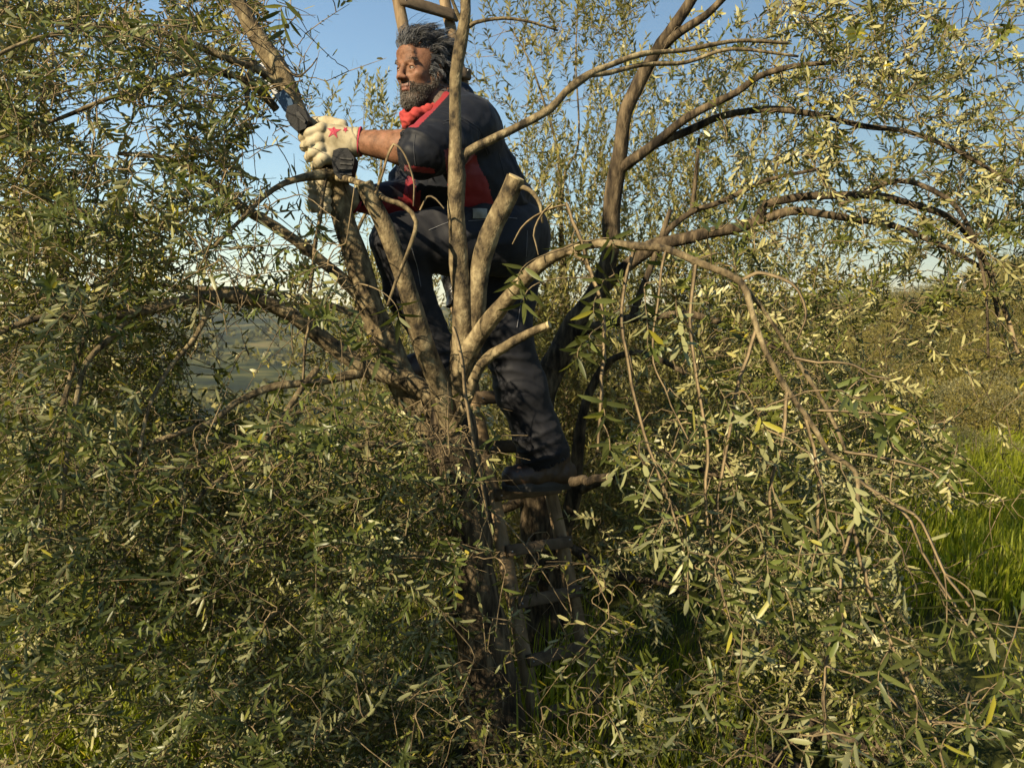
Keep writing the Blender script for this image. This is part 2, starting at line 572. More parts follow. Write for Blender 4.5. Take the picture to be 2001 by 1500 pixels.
def shoot_leaves(T, D, L, rng, spacing=0.0125, llen=0.037, lwid=0.0080, droop=0.12, spread=0.95):
    """leaf pairs on straight-ish shoots. returns base, axis, normal, len, wid, bend"""
    out = []
    D = norm(D)
    ref = np.where(np.abs(D[:, 2:3]) < 0.9, np.array([[0, 0, 1.0]]), np.array([[1.0, 0, 0]]))
    A = norm(np.cross(D, ref)); B = np.cross(D, A)
    n = len(T)
    npairs = np.maximum(3, (L / spacing).astype(int))
    rot0 = rng.uniform(0, np.pi, n)
    for k in range(int(npairs.max()) + 1):
        ok = k <= npairs
        if not ok.any():
            break
        s = (k + rng.uniform(-.25, .25, n)) / npairs
        s = np.clip(s, 0.02, 1.0)
        for sg in (0, 1):
            keep = ok & (rng.random(n) > 0.12)
            ang = rot0 + k * (np.pi / 2) + sg * np.pi + rng.normal(0, .22, n)
            R = A * np.cos(ang)[:, None] + B * np.sin(ang)[:, None]
            tip = np.clip(s, 0, 1)[:, None]
            ax = D * (0.45 + 0.55 * tip) + R * spread * (1.05 - 0.35 * tip) + rng.normal(0, .12, (n, 3))
            ax[:, 2] -= droop * 0.45
            pos = T + D * (s * L)[:, None]
            pos[:, 2] -= droop * 0.5 * (s ** 2) * L
            nr = D - R * 0.35 + rng.normal(0, .25, (n, 3))
            nr[:, 2] += 0.35
            ll = llen * rng.uniform(.62, 1.22, n) * (1 - 0.25 * (tip[:, 0] > .93))
            out.append((pos[keep], ax[keep], nr[keep], ll[keep], (lwid * rng.uniform(.75, 1.25, n))[keep], rng.uniform(-.10, .38, n)[keep]))
    return [np.concatenate([o[i] for o in out]) for i in range(6)]


# silhouettes of the open middle of the tree, where the man works and the boughs have been cleared
MAN_POLY = [(752, 36), (884, 40), (905, 150), (965, 205), (1015, 325), (1066, 430), (1060, 560), (1078, 700), (1122, 870), (1140, 960),
            (960, 965), (975, 860), (955, 790), (925, 735), (870, 745), (740, 765), (728, 560), (712, 440), (690, 425), (600, 400), (560, 260),
            (545, 190), (600, 215), (690, 232), (752, 240), (766, 175)]
TRUNK_POLY = [(760, 560), (1000, 560), (970, 720), (960, 900), (840, 930), (800, 800), (740, 700)]


# boughs seen clear of leaves: polyline in the picture, distance, half width, share of leaves cleared in front
OPEN = [([(455, -30), (500, 66), (548, 150), (594, 240), (636, 320), (664, 405), (694, 500), (728, 605), (765, 700)], 2.6, 30, .85),
        ([(700, 715), (645, 672), (567, 625), (507, 586), (400, 580), (297, 603)], 2.5, 20, .8),
        ([(712, 590), (647, 525), (595, 484), (541, 447)], 2.6, 20, .8),
        ([(466, 124), (366, 82), (210, 46)], 2.5, 10, .2),
        ([(1060, 745), (1122, 640), (1192, 490), (1204, 345), (1222, 222), (1282, 104), (1352, 0)], 3.4, 26, .8),
        ([(1206, 335), (1280, 280), (1438, 182), (1550, 130)], 3.4, 12, .35),
        ([(1280, 282), (1415, 226), (1595, 224), (1775, 258)], 3.4, 12, .35),
        ([(1150, 600), (1271, 484), (1438, 446), (1560, 400), (1708, 383), (1865, 432)], 3.4, 13, .45),
        ([(1105, 488), (1232, 480), (1360, 512), (1446, 549), (1537, 760), (1676, 940)], 2.1, 12, .45),
        ([(892, 340), (1015, 247), (1105, 180), (1190, 128), (1340, 100)], 2.6, 14, .9)]
WINDOWS = [([(380, 600), (590, 640), (600, 700), (420, 690)], .8), ([(400, 690), (600, 700), (580, 790), (380, 800)], .55),
           ([(545, 190), (560, 240), (640, 440), (560, 560), (440, 560), (470, 300)], .55), ([(520, 0), (770, 0), (760, 240), (640, 240)], .8),
           ([(945, 955), (1115, 950), (1200, 1440), (1010, 1440)], .66), ([(930, 0), (1210, 0), (1190, 330), (1000, 300)], .75),
           ([(895, 960), (970, 960), (1010, 1420), (930, 1420)], .55), ([(1600, 640), (2100, 590), (2100, 960), (1960, 960), (1850, 740), (1660, 700)], .6), ([(1740, 1000), (2100, 990), (2100, 1180), (1780, 1220)], .93)]
HEAD_C = P(825, 150, 2.72)
GLOVE_C = P(650, 275, 2.5)


SUNLIT = [(P(822, 140, 2.72), .13), (P(760, 285, 2.48), .11), (P(800, 290, 2.46), .11), (P(650, 275, 2.5), .10)]
SD_ = np.array(SUN_DIR)


def clear_view(pos, rng):
    px, py, f = proj(pos)
    drop = np.zeros(len(pos), bool)
    for line, dd, hw, pr in OPEN:
        L = np.array(line, float)
        dist = np.full(len(pos), 1e9)
        for a, b in zip(L[:-1], L[1:]):
            ab = b - a
            t = np.clip(((px - a[0]) * ab[0] + (py - a[1]) * ab[1]) / (ab @ ab), 0, 1)
            dist = np.minimum(dist, np.hypot(px - a[0] - t * ab[0], py - a[1] - t * ab[1]))
        drop |= (dist < hw) & (pos[:, 1] < dd + .05) & (rng.random(len(pos)) < pr)
    for poly, pr in WINDOWS:
        drop |= in_poly(px, py, poly) & (pos[:, 1] < 4.2) & (rng.random(len(pos)) < pr)
    sd = np.array(SUN_DIR)
    for c, rad, pr in ((HEAD_C, .17, .9), (GLOVE_C, .13, .75), (P(765, 285, 2.46), .12, .8), (P(900, 330, 2.75), .24, .55), (P(840, 440, 2.7), .18, .6), (P(1000, 1150, 2.95), .13, .5), (P(1030, 1320, 2.9), .14, .5), (P(905, 1080, 2.65), .13, .5), (P(870, 850, 2.6), .15, .55), (P(700, 560, 2.6), .14, .5)):
        w = pos - c
        t = w @ sd
        dist = np.linalg.norm(w - t[:, None] * sd, axis=1)
        drop |= (dist < rad) & (t > 0) & (rng.random(len(pos)) < pr)
    return ~drop


def clear_man(pos, rng, dmax=3.45, dmin=0.0, keep=0.0):
    px, py, f = proj(pos)
    hit = in_poly(px, py, MAN_POLY) & (pos[:, 1] < dmax) & (pos[:, 1] > dmin)
    hit2 = in_poly(px, py, TRUNK_POLY) & (pos[:, 1] < 2.6) & (rng.random(len(pos)) < 0.85)
    return ~((hit & (rng.random(len(pos)) >= keep)) | hit2)


class Tree:
    """collects the skeleton of one tree and everything that grows on it"""

    def __init__(self, name, label, cat, loc, group=None, seed=1):
        self.root = thing(name, label, cat, loc, group)
        self.nodes = np.zeros((260000, 3)); self.n = 0
        self.twig_paths = []; self.twig_rad = []
        self.leaves = []
        self.rng = np.random.default_rng(seed)
        self.simple = []
        self.mid = []

    def add_nodes(self, p):
        p = p[:: max(1, 1)]
        self.nodes[self.n:self.n + len(p)] = p
        self.n += len(p)

    def limb(self, pts, name='limb', mat=None, sides=14, lump=0.07, rough=0.15, cut=False, seed=0, nodes=True, step=0.03, wob=0.16):
        """pts rows: px, py, d, r_px"""
        pts = np.array(pts, float)
        w = P(pts[:, 0], pts[:, 1], pts[:, 2])
        r = pts[:, 3] * pts[:, 2] / FPX
        pr = smooth_path(np.column_stack([w, r]), step)
        path, rad = pr[:, :3], np.maximum(pr[:, 3], 0.0012)
        off = np.stack([vnoise(path * 9 + 3.1, seed + 1), vnoise(path * 9 + 7.7, seed + 2), vnoise(path * 9 + 1.3, seed + 3)], -1)
        path = path + off * (rad * wob)[:, None]
        me = limb_mesh(name, path, rad, [mat or M_BARK], sides, rough, seed, not cut, lump)
        o = link(name, me, self.root)
        if cut:
            t, a, b = frames(path[None])
            sN = 20
            ang = np.arange(sN) / sN * 2 * np.pi
            tilt = norm(t[0, -1] + 0.25 * np.array([-0.4, -1, 0.4]))
            rings = [np.zeros((1, 3)) + path[-1] + tilt * 0.004]
            for q_, z in ((0.5, 0.004), (0.93, 0.004), (0.97, -0.02)):
                ring = path[-1] + rad[-1] * q_ * (a[0, -1] * np.cos(ang)[:, None] + b[0, -1] * np.sin(ang)[:, None])
                rings.append(ring + tilt * z)
            v = np.vstack(rings)
            i = np.arange(sN); j = (i + 1) % sN
            tri = np.stack([np.zeros(sN, int), 1 + i, 1 + j], -1)
            q1 = np.concatenate([np.stack([1 + k * sN + i, 1 + (k + 1) * sN + i, 1 + (k + 1) * sN + j, 1 + k * sN + j], -1) for k in range(2)])
            link('cut_face', np_mesh('cut_face', v, [tri, q1], [M_CUT], smooth=False), o)
        if nodes:
            self.add_nodes(path)
        return o, path, rad

    def twigline(self, pts, nodes=True):
        """hand placed thin branch: px,py,d,r_px"""
        pts = np.array(pts, float)
        w = P(pts[:, 0], pts[:, 1], pts[:, 2])
        r = pts[:, 3] * pts[:, 2] / FPX
        pr = smooth_path(np.column_stack([w, r]), 0.02)
        path = pr[:, :3]
        path = path + 0.004 * np.stack([vnoise(path * 30 + 3.1, 1), vnoise(path * 30 + 7.7, 2), vnoise(path * 30 + 1.3, 3)], -1)
        k = 24
        rs = resample(np.column_stack([path, pr[:, 3]]), k)
        self.twig_paths.append((rs[None, :, :3], rs[None, :, 3]))
        if nodes:
            self.add_nodes(path)
        return path

    def grow(self, T, D, L, clear=True, leafargs=None, simple=False, maxlink=0.9, bare=0.0, sag=0.15):
        """connect shoots to the skeleton and clothe them with leaves"""
        rng = self.rng
        leafargs = leafargs or {}
        D = norm(D)
        # order by distance to the limbs
        base = self.nodes[:self.n]
        sub = base[::3]
        d0 = np.array([np.min(np.sum((sub - t) ** 2, 1)) for t in T]) if len(T) < 9000 else np.zeros(len(T))
        order = np.argsort(np.sqrt(d0) + rng.normal(0, .08, len(T)))
        K1, K2 = 7, 4
        keepT = []
        paths = []; rads = []
        tt = np.linspace(0, 1, K1)[:, None]
        for idx in order:
            t = T[idx]; dr = D[idx]; ln = L[idx]
            nd = self.nodes[:self.n]
            dd = np.sum((nd - t) ** 2, 1)
            # prefer nodes lying behind the shoot's direction
            j = np.argmin(dd)
            n0 = nd[j]
            dist = math.sqrt(dd[j])
            if dist > maxlink:
                continue
            c1 = n0 + (t - n0) * 0.3 + np.array([0, 0, sag * dist]) + rng.normal(0, .06 * dist, 3)
            c2 = t - dr * dist * 0.35 + rng.normal(0, .05 * dist, 3)
            path = (1 - tt) ** 3 * n0 + 3 * (1 - tt) ** 2 * tt * c1 + 3 * (1 - tt) * tt ** 2 * c2 + tt ** 3 * t
            if clear:
                px, py, f = proj(path)
                hit = in_poly(px, py, MAN_POLY) & (path[:, 1] < 3.4)
                if hit[1:].sum() > 0:
                    continue
                bad = False
                for c_, rad_ in SUNLIT:
                    w_ = path - c_
                    t_ = w_ @ SD_
                    if ((np.linalg.norm(w_ - t_[:, None] * SD_, axis=1) < rad_) & (t_ > 0) & (t_ < 3.0)).any():
                        bad = True
                if bad:
                    continue
                for poly_, pr_ in WINDOWS:
                    if (in_poly(px, py, poly_)[2:]).sum() > 1 and path[-1, 1] < 3.6 and rng.random() < pr_:
                        bad = True
                        break
                if bad:
                    continue
            s = np.linspace(0, 1, K2)[1:, None]
            sh = t + dr * (s * ln) + np.array([0, 0, -1]) * (leafargs.get('droop', .25) * 0.5 * s ** 2 * ln)
            full = np.vstack([path, sh])
            r0 = 0.0014 + 0.0042 * min(dist, 0.8)
            rr = np.concatenate([np.linspace(r0, 0.0017, K1), np.linspace(0.0016, 0.0008, K2 - 1)])
            full = full + rng.normal(0, 0.0025, full.shape) * (np.arange(len(full)) > 0)[:, None]
            paths.append(full); rads.append(rr)
            self.add_nodes(full[1:K1 + 2])
            keepT.append(idx)
        if not keepT:
            return
        keepT = np.array(keepT)
        self.twig_paths.append((np.array(paths), np.array(rads)))
        leafy = keepT[rng.random(len(keepT)) >= bare]
        if not len(leafy):
            return
        lv = shoot_leaves(T[leafy], D[leafy], L[leafy], rng, **leafargs)
        if clear:
            tipp = lv[0] + norm(lv[1]) * lv[3][:, None] * 0.6
            ok = clear_man(tipp, rng) & clear_view(tipp, rng)
            lv = [a[ok] for a in lv]
        if simple:
            self.simple.append(lv)
        else:
            near = lv[0][:, 1] < 2.2
            self.leaves.append([a[near] for a in lv])
            self.mid.append([a[~near] for a in lv])

    def finish(self, leafmat, twigmat=M_TWIG, sides=3):
        vs, qs, off = [], [], 0
        for p_, r_ in self.twig_paths:
            if self.simple:
                p_, r_ = p_[:, ::3], r_[:, ::3]
            v, q = tubes(p_, r_, sides)
            vs.append(v); qs.append(q + off); off += len(v)
        if vs:
            o = link('twigs', np_mesh('twigs', np.vstack(vs), [np.vstack(qs)], [twigmat]), self.root)
            o['kind'] = 'stuff'
        V, Qs, Ts, off = [], [], [], 0
        isn, ist = [], []
        for lst, simple in ((self.leaves, 0), (self.mid, 2), (self.simple, 1)):
            if lst:
                lv = [np.concatenate([a[i] for a in lst]) for i in range(6)]
                v, q, t = leaf_arrays(*lv, simple=simple)
                isn += [simple == 0] * len(q); ist += [simple == 0] * len(t)
                V.append(v); Qs.append(q + off); Ts.append(t + off); off += len(v)
                print('leaves', self.root.name, simple, len(lv[0]))
        if V:
            o = link('foliage', np_mesh('foliage', np.vstack(V), [np.vstack(Qs), np.vstack(Ts)], [leafmat, M_LEAF_NEAR], smooth=True, mat_idx=np.array(isn + ist, int)), self.root)
            o['kind'] = 'stuff'


def grid_targets(rows, y0, K, drange, rng, cell=100, clump=False):
    """rows: strings of digits over the frame; returns world points spread through a volume"""
    PX, PY, DD = [], [], []
    for r, row in enumerate(rows):
        for c, ch in enumerate(row):
            if ch in ' .0':
                continue
            n = rng.poisson(int(ch) * K)
            PX.append(c * cell + rng.uniform(0, cell, n) - 100)
            PY.append(y0 + r * cell + rng.uniform(0, cell, n))
            d = rng.uniform(drange[0], drange[1], n)
            DD.append(d)
    px, py, d = map(np.concatenate, (PX, PY, DD))
    if clump:
        w = P(px, py, d)
        k = vnoise(w * 3.6, 71) + .5 * vnoise(w * 8.5, 72) > -.16
        px, py, d = px[k], py[k], d[k]
    return P(px, py, d), px, py, d


# ------------------------------------------------------------------ the olive tree being pruned
def build_main_tree():
    g0 = P(958, 1500, 2.72)
    loc = (g0[0], g0[1], float(ground_h(g0[0], g0[1])))
    T = Tree('olive_tree', 'large pruned olive tree in front of the man, with pale sawn stubs and hanging shoots', 'tree', loc, seed=5)
    z = loc[2]
    # trunk: from below the ground up to the crotch
    T.limb([(985, 1620, 2.74, 82), (972, 1500, 2.74, 70), (958, 1380, 2.72, 60), (940, 1250, 2.70, 54), (922, 1120, 2.67, 52), (903, 1000, 2.63, 52),
            (888, 900, 2.58, 50), (884, 820, 2.55, 44), (878, 765, 2.53, 30)], 'trunk', M_BARK_DARK, 28, lump=0.13, rough=0.16, seed=2, nodes=False)
    L = T.limb
    # A: the leaning bough the man is sawing
    L([(905, 960, 2.70, 30), (858, 880, 2.68, 30), (812, 800, 2.66, 29), (765, 700, 2.64, 28), (728, 605, 2.62, 26), (694, 500, 2.60, 24), (664, 405, 2.59, 22),
       (636, 320, 2.58, 19), (594, 240, 2.57, 19), (548, 150, 2.56, 18), (500, 66, 2.55, 17), (452, -20, 2.54, 15), (400, -130, 2.5, 12)], seed=11, step=.025)
    # B: cut stub, left
    L([(880, 830, 2.52, 26), (862, 765, 2.47, 24), (835, 690, 2.42, 22), (806, 600, 2.38, 19), (782, 520, 2.35, 17), (752, 445, 2.33, 17), (730, 400, 2.32, 16), (712, 360, 2.31, 16.5)],
      cut=True, seed=12)
    # C: upright bough in front of the jacket
    L([(892, 810, 2.52, 26), (900, 740, 2.47, 24), (905, 650, 2.43, 22), (904, 570, 2.41, 19), (895, 490, 2.40, 18.5), (889, 410, 2.39, 17.5), (892, 345, 2.385, 18),
       (889, 300, 2.38, 14), (890, 220, 2.38, 11.5), (891, 150, 2.375, 11), (902, 80, 2.37, 12), (910, 20, 2.36, 10), (906, -60, 2.36, 9)], seed=13)
    L([(892, 335, 2.385, 13), (912, 300, 2.39, 10), (955, 276, 2.40, 9), (1015, 247, 2.42, 8), (1075, 213, 2.44, 8), (1105, 180, 2.45, 7), (1150, 146, 2.47, 7),
       (1190, 128, 2.50, 5.5), (1257, 105, 2.54, 5), (1340, 98, 2.6, 4.5), (1440, 80, 2.66, 4), (1540, 84, 2.7, 3)], seed=14, sides=9)
    L([(1150, 146, 2.47, 6), (1190, 142, 2.5, 5), (1257, 126, 2.55, 4.5), (1340, 122, 2.6, 4), (1430, 96, 2.6, 3.5), (1560, 110, 2.62, 2.5)], seed=15, sides=7)
    L([(900, 62, 2.37, 7), (930, 44, 2.36, 4), (985, 36, 2.36, 3), (1040, 44, 2.36, 2.6), (1090, 60, 2.38, 2)], seed=16, sides=6, step=.02)
    L([(905, 50, 2.37, 5), (892, 22, 2.35, 4), (876, -20, 2.33, 3)], seed=17, sides=6)
    # D: thick cut stub, right of the upright bough
    L([(905, 720, 2.46, 22), (920, 640, 2.44, 22), (930, 560, 2.42, 20), (944, 490, 2.40, 19), (968, 430, 2.38, 18), (990, 385, 2.37, 17), (1008, 348, 2.36, 17)], cut=True, seed=18)
    L([(1000, 372, 2.36, 7), (1022, 366, 2.35, 5), (1042, 378, 2.34, 4.5), (1056, 402, 2.34, 3.5), (1060, 436, 2.34, 2.5)], seed=19, sides=7)
    # E: near bough reaching right and over the hanging shoots
    L([(888, 790, 2.50, 22), (905, 715, 2.44, 20), (938, 655, 2.40, 18), (985, 592, 2.34, 16), (1040, 532, 2.27, 14), (1105, 490, 2.20, 11), (1170, 476, 2.14, 9), (1232, 480, 2.10, 9),
       (1300, 486, 2.07, 7.5), (1360, 512, 2.04, 7), (1446, 549, 2.0, 7), (1468, 605, 1.98, 6), (1494, 680, 1.97, 5.5), (1537, 760, 1.96, 5.5), (1577, 814, 1.95, 5.5), (1600, 850, 1.94, 5),
       (1622, 886, 1.93, 5), (1658, 908, 1.92, 4.6), (1676, 940, 1.91, 4.4), (1672, 1020, 1.90, 4)], seed=20)
    L([(1446, 549, 2.0, 6), (1470, 580, 2.02, 4.5), (1492, 606, 2.03, 4), (1550, 693, 2.05, 4), (1591, 756, 2.05, 4.5), (1631, 828, 2.04, 4), (1652, 880, 2.02, 3)], seed=21, sides=8)
    # F: short side bough across the trousers
    L([(905, 790, 2.47, 13), (938, 712, 2.43, 12), (985, 678, 2.40, 10), (1030, 652, 2.37, 9), (1072, 634, 2.34, 8)], cut=True, seed=22)
    L([(878, 850, 2.50, 12), (900, 810, 2.46, 10), (915, 775, 2.43, 8)], cut=True, seed=33)
    # G: low arching bough, left
    L([(890, 860, 2.58, 24), (840, 775, 2.57, 22), (780, 737, 2.56, 19), (722, 724, 2.54, 17), (684, 702, 2.52, 16), (645, 672, 2.50, 16), (606, 643, 2.47, 15), (567, 615, 2.44, 14), (507, 586, 2.40, 14),
       (455, 580, 2.37, 13), (400, 580, 2.34, 12), (350, 588, 2.3, 9.5), (297, 603, 2.27, 9), (210, 617, 2.2, 9), (105, 616, 2.15, 7), (20, 640, 2.1, 6), (-90, 700, 2.05, 5)], seed=23, lump=.06)
    L([(735, 655, 2.62, 9), (697, 618, 2.6, 7), (630, 592, 2.58, 6.5), (560, 577, 2.55, 6), (490, 566, 2.52, 5.5), (385, 564, 2.5, 5), (280, 552, 2.45, 4), (170, 560, 2.4, 3)], seed=24, sides=8)
    # I: mid-left bough
    L([(712, 590, 2.61, 14), (686, 560, 2.60, 13), (647, 525, 2.59, 11.5), (595, 484, 2.56, 11), (541, 447, 2.53, 10), (480, 410, 2.5, 9), (435, 372, 2.47, 8), (395, 340, 2.43, 6.5), (330, 310, 2.4, 5), (230, 300, 2.35, 4)], seed=25)
    # J: arches of the upper left
    L([(580, 215, 2.57, 9), (555, 176, 2.56, 9), (510, 140, 2.53, 8), (466, 124, 2.5, 7.5), (410, 100, 2.46, 7), (366, 82, 2.43, 7), (330, 70, 2.4, 7), (270, 53, 2.36, 6.5), (210, 46, 2.32, 6), (165, 54, 2.28, 5),
       (110, 66, 2.25, 4.5), (30, 90, 2.2, 3.5), (-60, 140, 2.15, 3)], seed=26, sides=9)
    L([(540, 215, 2.56, 8), (507, 178, 2.52, 7.5), (465, 150, 2.48, 7), (420, 140, 2.45, 6.5), (360, 144, 2.4, 6), (300, 166, 2.36, 5), (220, 190, 2.3, 4.5), (120, 230, 2.25, 4), (0, 270, 2.2, 3)], seed=27, sides=9)
    L([(497, 120, 2.52, 7), (482, 165, 2.5, 6), (486, 215, 2.48, 5)], seed=28, sides=7)
    # K: dark spur in front of the lower glove and the bare twisting shoot to the right of it
    L([(668, 345, 2.55, 11), (640, 340, 2.50, 11), (600, 345, 2.46, 8), (555, 358, 2.42, 6), (515, 385, 2.4, 5), (470, 430, 2.36, 4), (420, 480, 2.32, 3.5)], seed=29, sides=9)
    L([(650, 342, 2.52, 8), (690, 352, 2.44, 7), (722, 368, 2.36, 6), (750, 390, 2.30, 5), (790, 404, 2.28, 4.5), (815, 434, 2.27, 4.5), (800, 486, 2.27, 4), (778, 540, 2.27, 3.5), (758, 600, 2.27, 3)], seed=30, sides=7, step=.02, wob=.8)
    # lower left boughs
    L([(880, 880, 2.56, 12), (800, 870, 2.5, 9), (720, 868, 2.45, 7), (650, 880, 2.4, 6), (560, 860, 2.35, 5), (450, 900, 2.3, 4)], seed=31, sides=8)
    L([(720, 724, 2.54, 10), (660, 738, 2.5, 9), (612, 748, 2.46, 8), (560, 752, 2.42, 7.5), (518, 760, 2.4, 7), (455, 790, 2.36, 6.5), (420, 822, 2.32, 6), (350, 846, 2.28, 5), (262, 880, 2.24, 4.5), (160, 940, 2.2, 4)], seed=32, sides=9)
    L([(620, 720, 2.46, 7), (590, 760, 2.4, 6), (540, 830, 2.33, 5.5), (480, 900, 2.27, 5), (400, 960, 2.2, 4), (330, 1040, 2.15, 3)], seed=34, sides=8)
    L([(245, 628, 2.22, 8), (208, 668, 2.18, 6), (168, 710, 2.15, 5.5), (150, 780, 2.12, 5), (132, 880, 2.1, 4.5), (120, 1000, 2.08, 3.5)], seed=35, sides=8)
    L([(180, 620, 2.2, 7), (150, 700, 2.2, 5.5), (120, 800, 2.18, 5), (80, 920, 2.15, 4), (60, 1060, 2.12, 3)], seed=36, sides=8)
    L([(420, 582, 2.35, 6), (380, 660, 2.3, 5), (330, 720, 2.26, 4.5), (290, 800, 2.2, 4), (270, 900, 2.16, 3.5), (250, 1010, 2.12, 3)], seed=37, sides=8)
    # low boughs towards the ground
    L([(925, 1130, 2.66, 14), (860, 1090, 2.55, 10), (760, 1090, 2.45, 8), (640, 1130, 2.35, 6), (520, 1210, 2.3, 5), (400, 1300, 2.25, 4)], seed=39, sides=8)
    # cut and lopped twigs drawn one by one
    TL = T.twigline
    TL([(735, 378, 2.30, 3), (752, 325, 2.28, 3), (768, 284, 2.27, 3.2), (792, 306, 2.27, 3), (806, 345, 2.27, 2.4), (808, 402, 2.27, 1.8)], nodes=False)
    TL([(1110, 400, 2.2, 2.5), (1075, 408, 2.22, 2.5), (1045, 425, 2.25, 3), (1018, 445, 2.25, 2.5), (1002, 478, 2.25, 1.6)], nodes=False)
    TL([(1075, 400, 2.2, 2.5), (1050, 430, 2.2, 2.8), (1042, 460, 2.2, 2.5), (1052, 500, 2.2, 1.6)], nodes=False)
    TL([(820, 410, 2.3, 2), (832, 384, 2.3, 2.2), (850, 388, 2.3, 2.2), (868, 408, 2.3, 1.5)], nodes=False)
    TL([(884, 640, 2.24, 4), (902, 700, 2.22, 4.5), (912, 790, 2.22, 5), (928, 880, 2.22, 5), (940, 940, 2.24, 4), (950, 1010, 2.26, 3)], nodes=True)
    TL([(548, 120, 2.5, 3), (578, 150, 2.48, 2.5), (596, 140, 2.47, 2), (618, 112, 2.46, 1.5)], nodes=False)
    TL([(596, 142, 2.47, 1.6), (592, 122, 2.47, 1.3), (594, 104, 2.47, 1)], nodes=False)
    # pale hanging shoots to the right
    for pts in [
        [(1446, 549, 2.0, 4), (1483, 534, 1.97, 4), (1528, 543, 1.95, 4), (1560, 570, 1.94, 3.8), (1574, 610, 1.94, 3.2), (1559, 662, 1.95, 2)],
        [(1550, 700, 2.0, 4), (1600, 708, 1.97, 3), (1665, 712, 1.95, 3), (1700, 735, 1.94, 2.6), (1740, 740, 1.94, 2)],
        [(1600, 800, 1.96, 4), (1680, 806, 1.94, 3), (1760, 812, 1.92, 2.5), (1790, 828, 1.9, 2)],
        [(1650, 880, 1.94, 4), (1720, 892, 1.9, 3.5), (1775, 904, 1.88, 3), (1820, 922, 1.86, 2.8), (1883, 972, 1.84, 2.2)],
        [(1670, 1010, 1.9, 5), (1668, 1020, 1.9, 5), (1644, 1100, 1.88, 4.5), (1638, 1196, 1.86, 4.2), (1612, 1300, 1.84, 4), (1612, 1416, 1.82, 3)],
        [(1668, 1030, 1.9, 4.5), (1684, 1100, 1.87, 4.5), (1700, 1156, 1.85, 4.2), (1720, 1200, 1.83, 4), (1738, 1246, 1.82, 3.4)],
        [(1676, 940, 1.91, 4.5), (1740, 980, 1.9, 4), (1780, 1020, 1.88, 4), (1804, 1080, 1.87, 3)],
        [(1740, 980, 1.88, 4), (1800, 1020, 1.86, 4), (1824, 1068, 1.84, 4), (1848, 1120, 1.82, 4), (1912, 1208, 1.8, 3.2)],
        [(1804, 1080, 1.86, 4), (1840, 1140, 1.84, 3.6), (1868, 1190, 1.82, 3.4), (1908, 1244, 1.8, 3)],
        [(1537, 760, 1.96, 5), (1530, 860, 1.92, 4.5), (1505, 960, 1.9, 4), (1515, 1060, 1.9, 3.6), (1535, 1110, 1.9, 3)],
        [(1478, 640, 1.98, 5), (1440, 760, 1.94, 4.5), (1420, 880, 1.92, 4), (1400, 1000, 1.9, 4), (1430, 1100, 1.88, 3)],
        [(1577, 814, 1.95, 4.5), (1600, 930, 1.92, 4), (1598, 1020, 1.9, 4), (1605, 1100, 1.9, 3)],
        [(1105, 488, 2.20, 6), (1150, 520, 2.08, 5), (1180, 640, 1.98, 4.5), (1175, 760, 1.92, 4.2), (1170, 880, 1.9, 3.4)],
        [(1109, 396, 2.14, 4), (1120, 430, 2.1, 4.5), (1136, 470, 2.08, 5), (1150, 520, 2.08, 4)],
        [(1300, 486, 2.07, 4), (1285, 580, 2.0, 3), (1275, 680, 1.97, 2.6), (1290, 740, 1.95, 2.2), (1345, 860, 1.92, 2)],
        [(1240, 482, 2.1, 5), (1215, 600, 2.0, 4), (1230, 720, 1.93, 4), (1260, 850, 1.88, 4), (1300, 960, 1.85, 3.6), (1340, 1080, 1.82, 3), (1345, 1180, 1.8, 2.5)],
        [(1360, 512, 2.04, 5), (1350, 640, 1.98, 4), (1370, 780, 1.92, 4), (1385, 900, 1.88, 4), (1380, 1000, 1.86, 3.4), (1430, 1230, 1.84, 2.6)],
        [(1612, 1300, 1.84, 3), (1700, 1330, 1.8, 3), (1780, 1400, 1.76, 3.4), (1880, 1410, 1.74, 3)],
        [(1720, 1200, 1.83, 4), (1760, 1300, 1.78, 4), (1820, 1420, 1.72, 3.5), (1850, 1520, 1.7, 3)],
        [(640, 330, 2.5, 4), (620, 450, 2.44, 5), (608, 540, 2.4, 4.5), (600, 640, 2.36, 4), (590, 740, 2.33, 3)],
        [(1866, 432, 3.3, 4), (1920, 500, 3.2, 5), (1962, 600, 3.1, 6), (1990, 690, 3.0, 4)],
    ]:
        TL(pts)
    return T


TREE = build_main_tree()


